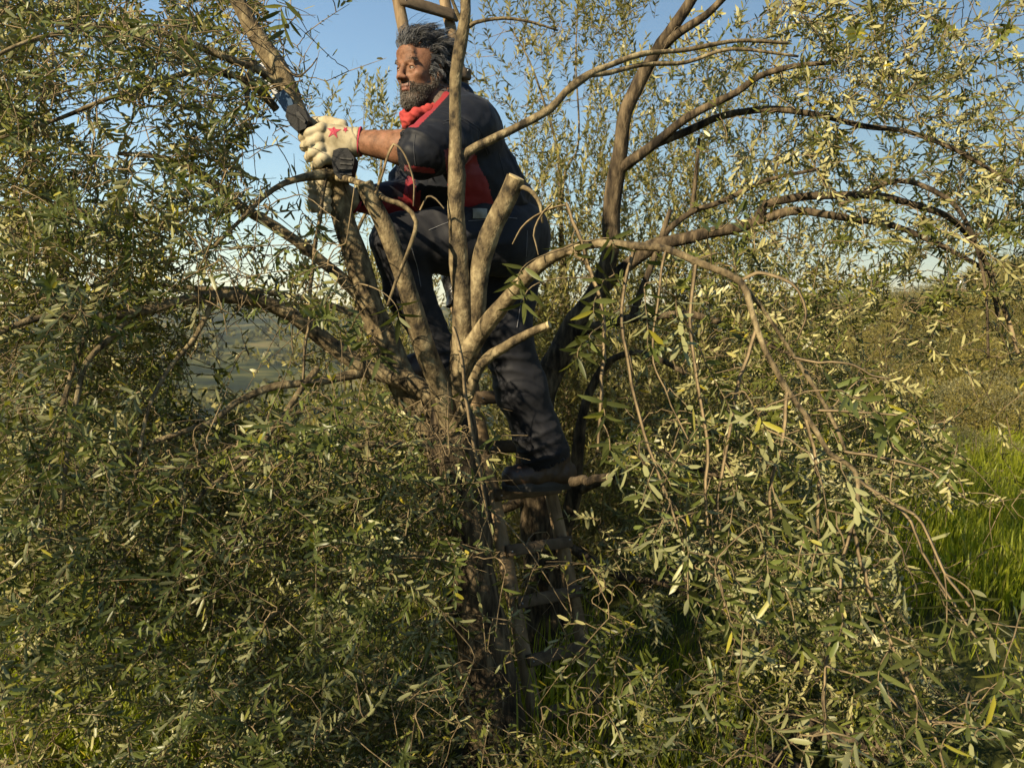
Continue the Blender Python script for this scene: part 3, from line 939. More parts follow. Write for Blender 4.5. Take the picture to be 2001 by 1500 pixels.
def build_second_tree():
    g0 = P(1078, 1400, 3.55)
    loc = (g0[0], g0[1], float(ground_h(g0[0], g0[1])))
    T = Tree('olive_tree', 'olive tree with shade painted into its dark stems, rising behind the ladder and arching over the right half of the picture', 'tree', loc, seed=9)
    L = T.limb
    L([(1080, 1500, 3.60, 60), (1075, 1300, 3.58, 46), (1062, 1100, 3.56, 40), (1048, 960, 3.54, 34), (1044, 850, 3.52, 30), (1066, 745, 3.50, 27), (1100, 680, 3.48, 25)], 'trunk', M_BARK_DARK, 22, lump=.12, seed=51, nodes=False)
    L([(1078, 720, 3.49, 25), (1122, 640, 3.46, 23), (1165, 570, 3.42, 20), (1192, 490, 3.40, 17), (1196, 420, 3.38, 16), (1204, 345, 3.36, 16.5), (1214, 285, 3.34, 14.5), (1222, 222, 3.32, 14), (1248, 160, 3.3, 13.5),
       (1282, 104, 3.28, 12), (1318, 50, 3.25, 11), (1352, 0, 3.22, 10), (1390, -80, 3.2, 8)], mat=M_BARK_DARK, seed=52)
    L([(1285, 100, 3.28, 10), (1330, 62, 3.22, 8), (1380, 30, 3.2, 7.5), (1420, -10, 3.15, 6), (1470, -60, 3.1, 5)], mat=M_BARK_DARK, seed=53, sides=9)
    L([(1206, 335, 3.36, 12), (1235, 314, 3.32, 11), (1280, 280, 3.3, 9.5), (1348, 228, 3.25, 8), (1438, 182, 3.2, 7), (1483, 150, 3.15, 6), (1550, 130, 3.1, 5), (1640, 122, 3.05, 4)], mat=M_BARK_DARK, seed=54, sides=10)
    L([(1280, 282, 3.3, 8), (1348, 254, 3.3, 8), (1415, 226, 3.28, 7), (1505, 214, 3.26, 6.5), (1595, 224, 3.24, 6), (1685, 246, 3.2, 5), (1775, 258, 3.16, 4.5), (1880, 300, 3.1, 4), (1980, 360, 3.05, 3)], mat=M_BARK_DARK, seed=55, sides=9)
    L([(1150, 600, 3.44, 15), (1203, 540, 3.42, 13), (1271, 484, 3.38, 13), (1325, 468, 3.35, 12), (1438, 446, 3.3, 11), (1505, 423, 3.28, 10), (1560, 412, 3.26, 8), (1640, 424, 3.22, 7), (1740, 440, 3.2, 6), (1840, 480, 3.15, 5), (1950, 540, 3.1, 4)], mat=M_BARK_DARK, seed=56)
    L([(1483, 430, 3.28, 9), (1496, 400, 3.26, 9), (1540, 390, 3.25, 8), (1595, 383, 3.24, 8), (1708, 383, 3.2, 7.5), (1775, 397, 3.18, 7), (1865, 432, 3.14, 6.5), (1930, 520, 3.1, 5), (1950, 620, 3.05, 4)], mat=M_BARK_DARK, seed=57, sides=9)
    L([(1290, 476, 3.38, 7), (1305, 450, 3.36, 6), (1352, 414, 3.33, 6), (1415, 392, 3.3, 5), (1500, 352, 3.28, 4), (1600, 330, 3.25, 3)], mat=M_BARK_DARK, seed=58, sides=8)
    L([(1352, 414, 3.33, 5), (1360, 340, 3.34, 4), (1366, 270, 3.34, 3)], mat=M_BARK_DARK, seed=59, sides=7)
    L([(1640, 400, 3.22, 6), (1730, 358, 3.14, 5), (1775, 355, 3.1, 5), (1820, 370, 3.06, 5), (1865, 400, 3.0, 4.5), (1900, 460, 2.95, 4), (1925, 560, 2.9, 3), (1932, 700, 2.85, 2.4)], mat=M_BARK_DARK, seed=60, sides=8)
    L([(1118, 650, 3.46, 12), (1180, 634, 3.4, 10), (1235, 621, 3.35, 9), (1290, 617, 3.3, 8), (1361, 617, 3.25, 6.5), (1450, 650, 3.2, 5), (1560, 700, 3.1, 4)], mat=M_BARK_DARK, seed=61, sides=9)
    L([(1235, 621, 3.35, 8), (1256, 560, 3.35, 7), (1280, 500, 3.36, 6), (1310, 410, 3.36, 5)], mat=M_BARK_DARK, seed=62, sides=8)
    L([(1070, 1180, 3.58, 18), (1100, 1060, 3.5, 15), (1122, 960, 3.42, 14), (1130, 880, 3.38, 13), (1136, 820, 3.36, 11), (1160, 750, 3.34, 9), (1200, 700, 3.3, 7), (1260, 690, 3.25, 6), (1340, 730, 3.2, 5)], mat=M_BARK_DARK, seed=63, sides=12, lump=.2)
    L([(1125, 960, 3.42, 10), (1200, 930, 3.3, 8), (1290, 900, 3.2, 7), (1400, 930, 3.1, 5), (1520, 1000, 3.0, 4)], mat=M_BARK_DARK, seed=64, sides=8)
    L([(1100, 1060, 3.5, 10), (1200, 1120, 3.3, 8), (1330, 1150, 3.1, 6), (1470, 1230, 3.0, 5), (1600, 1330, 2.9, 4)], mat=M_BARK_DARK, seed=65, sides=8)
    L([(1048, 960, 3.54, 14), (960, 1000, 3.5, 9), (840, 1000, 3.45, 8), (700, 1040, 3.4, 6), (560, 1100, 3.35, 5)], mat=M_BARK_DARK, seed=66, sides=8)
    return T


TREE2 = build_second_tree()


def dirs(n, rng, mean, jit):
    return norm(np.asarray(mean, float)[None] + rng.normal(0, jit, (n, 3)))


# density of foliage over the frame; columns start at x = -100, rows at y = -100
LEFT = [
    "2322221100000000000000",
    "2988776300000000000000",
    "2998764200000000000000",
    "2998765200000000000000",
    "2998765210000000000000",
    "2998765221000000000000",
    "2998765321000000000000",
    "2987443430000000000000",
    "2987432343100000000000",
    "2998866655200000000000",
    "2999887765300000000000",
    "2999888776520000000000",
    "2998877777642000000000",
    "2986677877653100000000",
    "2643467787754310000000",
    "2422457887764322000000",
    "2533568887765432100000",
]
RIGHT = [
    "0000000000000000112110",
    "0000000000000022566420",
    "0000000000000022566432",
    "0000000000000002455545",
    "0000000000000002456556",
    "0000000000000003454556",
    "0000000000000034444556",
    "0000000000000145764678",
    "0000000000000246655422",
    "0000000000000357765431",
    "0000000000000468776520",
    "0000000000001468876310",
    "0000000000002568874100",
    "0000000000002568885100",
    "0000000000002567887421",
    "0000000000013567788863",
    "0000000000013567788876",
]
NEAR = [
    "0000000000000000000000",
    "0000000000000000000000",
    "0000000000000000000000",
    "0000000000000000000000",
    "0000000000000000000000",
    "0000000000000010000000",
    "0000000000001120000000",
    "0000000000001210011000",
    "0000000000000221122000",
    "0000000000000332233100",
    "0000000000000344443200",
    "0000000000000455555410",
    "0000000000000344455431",
    "0000000000000233334453",
    "0000000000000222234565",
    "0000000000000212224576",
    "0000000000000112224576",
]


def foliage():
    r = TREE.rng
    T, px, py, d = grid_targets(LEFT, -100, 5.5, (2.0, 3.15), r, clump=True)
    n = len(T)
    D = dirs(n, r, (-0.35, -0.1, 0.15), 0.55)
    low = np.clip((py - 350) / 500, 0, 1)
    D[:, 2] -= low * 0.50
    print('targets left', n)
    TREE.grow(T, D, r.uniform(.10, .24, n), maxlink=1.0)
    # extra bare twigs
    T, px, py, d = grid_targets(LEFT, -100, 1.0, (2.1, 2.9), r)
    n = len(T)
    TREE.grow(T, dirs(n, r, (-.1, 0, -.3), .8), r.uniform(.08, .25, n), bare=1.0)
    T, px, py, d = grid_targets(NEAR, -100, 0.62, (1.62, 2.25), r)
    n = len(T)
    D = dirs(n, r, (0.15, -0.2, -0.45), 0.5)
    TREE.grow(T, D, r.uniform(.06, .15, n), maxlink=0.8, leafargs=dict(llen=.050, lwid=.0100, spacing=.014, droop=.0, spread=1.15))
    r2 = TREE2.rng
    T, px, py, d = grid_targets(RIGHT, -100, 4.9, (2.75, 4.1), r2, clump=True)
    n = len(T)
    D = dirs(n, r2, (0.25, 0.0, 0.15), 0.6)
    low = np.clip((py - 450) / 500, 0, 1)
    D[:, 2] -= low * 0.4
    print('targets right', n)
    TREE2.grow(T, D, r2.uniform(.12, .26, n), maxlink=1.3, leafargs=dict(llen=.038, lwid=.0088, spacing=.0135, droop=.05, spread=.9))
    T, px, py, d = grid_targets(RIGHT, -100, 0.6, (2.8, 3.8), r2)
    n = len(T)
    TREE2.grow(T, dirs(n, r2, (.2, 0, -.2), .8), r2.uniform(.1, .3, n), bare=1.0, maxlink=1.2)


foliage()

# near rosettes: the leaves one could pick one by one
ROSETTES = [(1022, 592, 1.95), (1012, 548, 1.97), (1150, 668, 1.9), (1128, 700, 1.88), (1160, 612, 1.95), (1182, 812, 1.84), (1192, 880, 1.84), (1176, 560, 2.0), (1200, 480, 2.02),
            (1126, 500, 2.06), (780, 620, 2.12), (742, 700, 2.15), (700, 790, 2.1), (622, 455, 2.35), (556, 60, 2.3), (548, 22, 2.3), (1310, 950, 1.84), (1255, 985, 1.84), (1275, 1060, 1.82), (1345, 1170, 1.78), (1395, 1070, 1.82),
            (1430, 1235, 1.8), (1490, 900, 1.86), (1440, 960, 1.86), (1530, 1010, 1.86), (1682, 1205, 1.76), (1580, 1180, 1.8), (1738, 1275, 1.74), (1716, 1330, 1.72), (1790, 1420, 1.66), (1800, 1300, 1.7),
            (1850, 1215, 1.74), (1905, 1185, 1.74), (1935, 1245, 1.7), (1960, 1320, 1.66), (1612, 1425, 1.74), (1655, 1480, 1.66), (1838, 1470, 1.62), (1905, 1440, 1.6), (1935, 1380, 1.62), (1740, 975, 1.85), (1886, 975, 1.84), (1690, 1080, 1.8),
            (1610, 965, 1.84), (1560, 1120, 1.8)]


def rosettes():
    r = np.random.default_rng(77)
    mats = []
    protos = []
    for k in range(5):
        n = 7
        t = np.linspace(0, 1, n)
        w = 0.5 * np.sin(np.pi * np.clip(t, 0, 1) ** 0.8) ** 0.75
        w[0] = 0.06; w[-1] = 0.0
        bend = [0.04, 0.10, 0.18, 0.26, -0.06][k]
        wid = [0.165, 0.19, 0.155, 0.175, 0.20][k]
        rows = []
        for i in range(n):
            z = -bend * t[i] ** 2
            if i == n - 1:
                rows.append([(t[i], 0, z)])
            else:
                rows.append([(t[i], -w[i] * wid, z + 0.16 * w[i] * wid), (t[i], 0, z), (t[i], w[i] * wid, z + 0.16 * w[i] * wid)])
        v = np.array([p for rw in rows for p in rw])
        q = []
        for i in range(n - 2):
            b = i * 3
            q += [(b, b + 3, b + 4, b + 1), (b + 1, b + 4, b + 5, b + 2)]
        b = (n - 2) * 3
        tr = [(b, b + 3, b + 1), (b + 1, b + 3, b + 2)]
        protos.append(np_mesh('leaf', v, [np.array(q), np.array(tr)], [M_LEAF_BIG]))
    root = TREE.root
    count = 0
    for (px, py, d) in ROSETTES:
        c = P(px, py, d)
        nd = TREE.nodes[:TREE.n]
        dd = np.linalg.norm(nd - (c + np.array([0, 0.02, 0.07])), axis=1)
        j = int(np.argmin(dd + 0.3 * np.maximum(0, c[2] - nd[:, 2] + 0.02)))
        n0 = nd[j]
        tt = np.linspace(0, 1, 12)[:, None]
        c1 = n0 + (c - n0) * 0.4 + r.normal(0, .01, 3)
        c2 = c + np.array([0, 0, min(.06, dd[j] * .4)])
        path = (1 - tt) ** 3 * n0 + 3 * (1 - tt) ** 2 * tt * c1 + 3 * (1 - tt) * tt ** 2 * c2 + tt ** 3 * c
        TREE.twig_paths.append((path[None], np.linspace(.0022, .0012, 12)[None]))
        D = norm(path[-1] - path[-4])
        ref = np.array([1.0, 0, 0]) if abs(D[0]) < .7 else np.array([0, 0, 1.0])
        A = norm(np.cross(D, ref)); B = np.cross(D, A)
        rot = r.uniform(0, 3)
        for pair, (s, lift) in enumerate([(-.034, 1.15), (-.018, 1.1), (-.008, .95), (-.001, .55)]):
            for sg in (0, 1):
                if count >= 297 or r.random() < .04:
                    continue
                a = rot + pair * 1.4 + sg * math.pi + r.normal(0, .25)
                R = A * math.cos(a) + B * math.sin(a)
                ax = D * (1.0 - lift * .65) + R * lift + r.normal(0, .10, 3) + np.array([0, -0.12, 0])
                ax = norm(ax)
                up = D * .9 - R * .25 + r.normal(0, .2, 3) + np.array([0, -.25, .45])
                side = norm(np.cross(ax, up)); up = np.cross(side, ax)
                Ln = r.uniform(.050, .072)
                o = bpy.data.objects.new('leaf', protos[int(r.integers(5))])
                M = Matrix(((ax[0], -side[0], up[0], 0), (ax[1], -side[1], up[1], 0), (ax[2], -side[2], up[2], 0), (0, 0, 0, 1)))
                b_ = c + D * s
                q_ = M.to_quaternion()
                o.rotation_mode = 'QUATERNION'
                o.rotation_quaternion = q_
                o.location = Vector(b_) - root.location
                o.scale = (Ln, Ln, Ln)
                o.parent = root
                COL.objects.link(o)
                count += 1
    print('single leaves', count)


rosettes()
TREE.finish(M_LEAF)
TREE2.finish(M_LEAF)

# ------------------------------------------------------------------ olive trees behind
BACK_R = [
    "0000000000011200000000",
    "0000000000123200000000",
    "0000000000122211000000",
    "0000000000023232000000",
    "0000000000144443310000",
    "0000000000165565310000",
    "0000000000166676310000",
    "0000000000188887310000",
    "0000000000188888421000",
    "0000000000088887400000",
    "0000000000278886400000",
    "0000000000377775300000",
    "0000000000366665300000",
]
BACK_L = [
    "0000000000000000000000",
    "0000000000000000000000",
    "0000000000000000000000",
    "0000000244000000000000",
    "0000000244000000000000",
    "0000000257400000000000",
    "0000000288720000000000",
    "0000001588873000000000",
    "0000001688886400000000",
    "0000001588888600000000",
    "1111223588888600000000",
    "2223445777777500000000",
    "2223444555555400000000",
]
LOW = [
    "2334444444444333332100",
    "2333444444444433333100",
    "1222334444444433333100",
]


def back_tree(rows, y0, dr, rootpx, label, seed, K, stems, mean=(0, 0, .8), jit=.35):
    g0 = P(rootpx, 1000, dr[0] * .5 + dr[1] * .5)
    loc = (g0[0], g0[1], float(ground_h(g0[0], g0[1])))
    T = Tree('olive_tree', label, 'tree', loc, group=None, seed=seed)
    gp = loc
    for i, st in enumerate(stems):
        pts = np.array([[*s] for s in st], float)
        w = P(pts[:, 0], pts[:, 1], pts[:, 2])
        w = np.vstack([np.array([[gp[0], gp[1], gp[2] - .1]]), w])
        r_ = np.concatenate([[pts[0, 3] * 1.5], pts[:, 3]]) * np.mean(dr) / FPX
        pr = smooth_path(np.column_stack([w, r_]), .05)
        link('trunk' if i == 0 else 'limb', limb_mesh('stem', pr[:, :3], pr[:, 3], [M_BARK], 10, .12, seed + i, True, .05), T.root)
        T.add_nodes(pr[:, :3])
    r = T.rng
    tg, px, py, d = grid_targets(rows, y0, K, dr, r)
    n = len(tg)
    T.grow(tg, dirs(n, r, mean, jit), r.uniform(.16, .34, n), clear=False, simple=True, maxlink=2.5, sag=-.05,
           leafargs=dict(spacing=.020, llen=.050, lwid=.0140, droop=.0, spread=.75))
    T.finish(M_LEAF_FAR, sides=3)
    return T


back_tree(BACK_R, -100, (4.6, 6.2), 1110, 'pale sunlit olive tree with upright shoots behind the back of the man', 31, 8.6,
          [[(1110, 800, 5.3, 8), (1110, 640, 5.3, 6), (1096, 430, 5.3, 4), (1090, 300, 5.3, 3), (1060, 190, 5.2, 2.2), (1030, 110, 5.2, 1.6), (1000, 60, 5.2, 1)],
           [(1130, 700, 5.4, 5), (1180, 540, 5.4, 4), (1210, 380, 5.4, 3), (1240, 200, 5.4, 1.5)],
           [(1110, 640, 5.3, 4), (1050, 540, 5.3, 3), (1010, 420, 5.2, 2), (975, 300, 5.2, 1.5)],
           [(1096, 430, 5.3, 3), (1130, 280, 5.3, 2), (1125, 120, 5.3, 1.6), (1130, 0, 5.3, 1.2)]])
back_tree(BACK_L, -100, (4.4, 6.0), 720, 'pale sunlit olive tree low behind the sawn bough, left of the bent leg', 33, 4.3,
          [[(720, 900, 5.1, 12), (715, 760, 5.1, 9), (700, 620, 5.1, 7), (690, 480, 5.1, 4), (740, 360, 5.0, 3), (745, 250, 5.0, 2)],
           [(740, 860, 5.1, 9), (800, 740, 5.1, 7), (850, 600, 5.1, 4)],
           [(700, 880, 5.1, 8), (560, 850, 5.0, 6), (400, 880, 4.9, 4), (200, 920, 4.8, 3)]])


def shade_tree():
    """unseen olive tree added behind left of the camera; its crown shades the lower boughs"""
    r = np.random.default_rng(91)
    c = np.array([-4.15, -1.88, 3.3])  # added crown, out of view, placed sunward to darken the lower foliage
    gz = float(ground_h(c[0], c[1]))
    T = Tree('olive_tree', 'unseen olive tree added behind and to the left of the viewer for shade', 'tree', (c[0], c[1], gz), seed=91)
    path = smooth_path(np.array([[c[0], c[1], gz - .1, .16], [c[0] + .1, c[1], 1.0, .13], [c[0], c[1] + .05, 1.9, .10], [c[0] - .1, c[1], 3.0, .05]]), .06)
    link('trunk', limb_mesh('trunk', path[:, :3], path[:, 3], [M_BARK_DARK], 14, .16, 5, True, .1), T.root)
    T.add_nodes(path[8:, :3])
    n = 720
    u = norm(r.normal(0, 1, (n, 3))) * r.random((n, 1)) ** .42
    perp = np.array([.755, -.656, 0]); al = np.array([.656, .755, 0])
    tg = c + perp * u[:, :1] * 1.75 + al * u[:, 1:2] * 1.1 + np.array([0, 0, 1.0]) * u[:, 2:] * 1.12
    tg += perp * (.35 * np.clip(3.0 - tg[:, 2], 0, 1))[:, None]
    keep = vnoise(tg * 1.9, 3) > -.38
    tg = tg[keep]
    T.grow(tg, norm(tg - c + [0, 0, .5]), r.uniform(.14, .3, len(tg)), clear=False, simple=True, maxlink=2.5)
    T.finish(M_LEAF, sides=3)


shade_tree()

# ------------------------------------------------------------------ shrubs on the slope and low growth
def scrub_proto(name, mat, seed, size, n, leaf, up=.5):
    r = np.random.default_rng(seed)
    # leafy sprays around a lumpy mound
    u = norm(r.normal(0, 1, (n, 3)))
    u[:, 2] = np.abs(u[:, 2]) * 1.0
    lump = 1 + .30 * vnoise(u * 2.3 + seed, seed) + .16 * vnoise(u * 6, seed + 1)
    rad = lump * (1 - .35 * r.random(n) ** 2)
    c = u * rad[:, None] * np.array([size, size, size * .95])
    k = 4
    base = np.repeat(c, k, axis=0) + r.normal(0, leaf * .9, (n * k, 3))
    ax = np.repeat(u, k, axis=0) * .6 + r.normal(0, .6, (n * k, 3)) + np.array([0, 0, up])
    nr = r.normal(0, 1, (n * k, 3)) + np.repeat(u, k, axis=0) * .8
    v, q, t = leaf_arrays(base, ax, nr, leaf * r.uniform(.6, 1.4, n * k), leaf * .34 * r.uniform(.7, 1.3, n * k), r.uniform(0, .2, n * k), simple=True)
    me = np_mesh(name, v, [q, t], [mat], smooth=False)
    # stems
    m = 16
    dd = norm(r.normal(0, 1, (m, 3)) * np.array([1, 1, .3]) + np.array([0, 0, .9]))
    tt = np.linspace(0, 1, 6)[None, :, None]
    path = dd[:, None, :] * tt * size * .85 + r.normal(0, .03, (m, 6, 3)) * tt * size
    sv, sq = tubes(path, np.linspace(.02, .006, 6)[None].repeat(m, 0) * size, 4)
    st = np_mesh('stems', sv, [sq], [M_TWIG])
    return me, st


SCRUB_SPECS = [('yellow-green broom shrub', M_SCRUB, .034), ('grey-green bushy shrub', M_SCRUB_GREY, .028), ('dark green round shrub', M_SCRUB_DARK, .030), ('yellow-green broom shrub', M_SCRUB, .027)]
SCRUBS = [scrub_proto('foliage', m_, 40 + i, .85, 4200, lf) for i, (nm, m_, lf) in enumerate(SCRUB_SPECS)]


def place_shrub(x, y, s, kind, label, group=None, dz=0.0):
    e = thing('shrub', label, 'shrub', (x, y, float(ground_h(x, y)) - .08 * s + dz), group)
    e.rotation_euler = (0, 0, random.uniform(0, 6.28))
    for me, nm in zip(SCRUBS[kind], ('foliage', 'stems')):
        o = bpy.data.objects.new(nm, me)
        if nm == 'foliage': o['kind'] = 'stuff'
        COL.objects.link(o)
        o.parent = e
    e.scale = (s, s, s * random.uniform(.85, 1.1))
    return e


def shrubs():
    r = random.Random(5)
    # the near grey-green bushes at the foot of the slope, right
    place_shrub(4.55, 8.6, .72, 1, 'grey-green bush at the far edge of the bright grass, rightmost')
    place_shrub(3.75, 9.3, .66, 1, 'grey-green bush beyond the grass, left of the one at the right edge')
    place_shrub(5.3, 9.8, .9, 0, 'broad yellow-green bush just behind the right-hand grey bush')
    place_shrub(3.3, 8.0, .55, 2, 'low dark bush at the left end of the bright grass')
    place_shrub(2.95, 6.9, .95, 2, 'large dark shrub standing at the left end of the bright grass')
    place_shrub(2.25, 7.0, .85, 2, 'dark shrub behind the hanging shoots, left of the largest dark shrub')
    place_shrub(11.6, 20.2, 1.25, 2, 'dark green shrub on the highest point of the slope, at the far right edge')
    k = 0
    y = 10.4
    while y < 26:
        step = .80 + y * .040
        n = int((0.66 - 0.20) * y / step) + 2
        for i in range(n):
            a = .19 + i * step / y + r.uniform(-.02, .02)
            if a > .70:
                continue
            x = a * y
            kind = r.choice([0, 0, 3, 1, 1, 2, 2])
            s = r.uniform(.60, 1.15) * (1 + .014 * y)
            dep = 'low on' if y < 13 else ('halfway up' if y < 18 else 'near the crest of')
            place_shrub(x, y + r.uniform(-.4, .4), s, kind, SCRUB_SPECS[kind][0] + ' ' + dep + ' the scrub-covered slope at the right', 'shrubs covering the slope at the right: ' + SCRUB_SPECS[kind][0] + ' ' + dep + ' the slope')
            k += 1
        y += step * .95
    print('shrubs', k)
    # shrubs and weeds lower left, behind the tree
    place_shrub(-2.6, 6.4, .6, 0, 'bright yellow-green weed clump beyond the tree, low at the left')
    place_shrub(-3.6, 7.5, .7, 1, 'grey-green bush beyond the tree at far left')
    place_shrub(.9, 7.4, .62, 1, 'pale grey bush seen through the rungs of the ladder')
    place_shrub(-1.2, 7.2, .8, 3, 'yellow-green bush behind the trunk of the pruned tree')
    place_shrub(2.1, 7.9, .75, 0, 'yellow-green bush behind the hanging shoots right of the ladder')


shrubs()


def grass():
    r = np.random.default_rng(3)
    parts = []

    def field(n, a0, a1, y0, y1, hmin, hmax, wid, dens=None):
        a = r.uniform(a0, a1, n)
        y = np.sqrt(r.uniform(y0 ** 2, y1 ** 2, n))
        x = a * y
        keep = vnoise(np.stack([x * 2.2, y * 2.2, 0 * x], -1), 12) > -.45 if dens is None else np.ones(n, bool)
        x, y = x[keep], y[keep]
        m = len(x)
        z = ground_h(x, y)
        base = np.stack([x, y, z - .01], -1)
        patch = 1 + .35 * vnoise(np.stack([x * 1.5, y * 1.5, 0 * x], -1), 17)
        ax = norm(r.normal(0, .23, (m, 3)) * np.array([1, 1, 0]) + np.array([.10, 0, 1]))
        nr = norm(r.normal(0, 1, (m, 3)) * np.array([1, 1, .1]))
        L = r.uniform(hmin, hmax, m) * patch
        parts.append((base, ax, nr, L, wid * r.uniform(.7, 1.3, m), r.uniform(.05, .45, m)))
    field(14000, .26, .64, 4.4, 9.2, .16, .42, .009, 1)
    field(3800, -.75, .62, 2.2, 5.0, .05, .16, .006)
    field(4000, -.7, .3, 5.0, 11.0, .12, .3, .011)
    field(6000, -.66, -.34, 2.6, 4.2, .12, .30, .007, 1)
    field(900, -.02, .3, 2.5, 3.8, .12, .36, .006, 1)
    lv = [np.concatenate([p[i] for p in parts]) for i in range(6)]
    v, q, t = leaf_arrays(*lv, simple=2)
    o = link('grass', np_mesh('grass', v, [q, t], [M_GRASS]))
    tag(o, 'long bright green grass growing under and beyond the olive trees', 'grass', kind='stuff')
    # red-leaved weeds, low left
    n = 2600
    a = r.uniform(-.55, -.36, n); y = r.uniform(3.2, 5.0, n); x = a * y
    k = vnoise(np.stack([x * 2.6, y * 2.6, 0 * x], -1), 31) > .05
    x, y = x[k], y[k]; n = len(x)
    base = np.stack([x, y, ground_h(x, y) + r.uniform(0, .16, n)], -1)
    v, q, t = leaf_arrays(base, r.normal(0, 1, (n, 3)) + [0, 0, .8], r.normal(0, 1, (n, 3)), r.uniform(.02, .045, n), r.uniform(.008, .016, n), r.uniform(0, .2, n), simple=True)
    mr = leaf_mat('red_weed_leaf', (.20, .035, .018), (.22, .06, .03), (.12, .12, .02))
    o = link('red_weeds', np_mesh('red_weeds', v, [q, t], [mr], smooth=False))
    tag(o, 'patch of low red-leaved weeds on the ground at lower left', 'weeds', kind='stuff')


grass()


def far_trees():
    r = np.random.default_rng(8)
    n = 2200
    a = r.uniform(-.60, .26, n); y = np.exp(r.uniform(np.log(60), np.log(1100), n)); x = a * y
    k = (vnoise(np.stack([x / 70, y / 70, 0 * x], -1), 5) > -.05)
    x, y = x[k], y[k]; n = len(x)
    s = r.uniform(1.3, 3.0, n) * (1 + y / 500)
    m = 10
    u = norm(r.normal(0, 1, (n, m, 3)))
    base = np.stack([x, y, ground_h(x, y) + s * .8], -1)[:, None] + u * s[:, None, None] * r.uniform(.6, 1, (n, m, 1))
    base = base.reshape(-1, 3); u = u.reshape(-1, 3)
    S_ = np.repeat(s, m)
    v, q, t = leaf_arrays(base - u * S_[:, None] * .2, np.cross(u, r.normal(0, 1, u.shape)), u + r.normal(0, .3, u.shape), S_ * .9, S_ * .7, r.uniform(0, .3, len(S_)), simple=True)
    o = link('far_trees', np_mesh('far_trees', v, [q, t], [M_SCRUB_DARK], smooth=False))
    tag(o, 'distant dark trees scattered over the valley and hills at the left', 'trees', kind='stuff')


far_trees()


def haze():
    m, nt, out = new_mat('haze_air')
    pv = N(nt, 'ShaderNodeVolumePrincipled')
    pv.inputs['Color'].default_value = (.80, .90, 1.0, 1)
    pv.inputs['Density'].default_value = 0.00009
    pv.inputs['Anisotropy'].default_value = 0.1
    nt.links.new(pv.outputs[0], out.inputs['Volume'])
    x0, x1, y0, y1, z0, z1 = -3300, 3300, -3300, 3300, -70, 190
    v = np.array([(x, y, z) for x in (x0, x1) for y in (y0, y1) for z in (z0, z1)])
    q = np.array([(0, 1, 3, 2), (4, 6, 7, 5), (0, 4, 5, 1), (2, 3, 7, 6), (0, 2, 6, 4), (1, 5, 7, 3)])
    o = link('haze', np_mesh('haze', v, [q], [m], smooth=False))
    tag(o, 'thin blue haze over the distant hills', 'haze', kind='stuff')


haze()


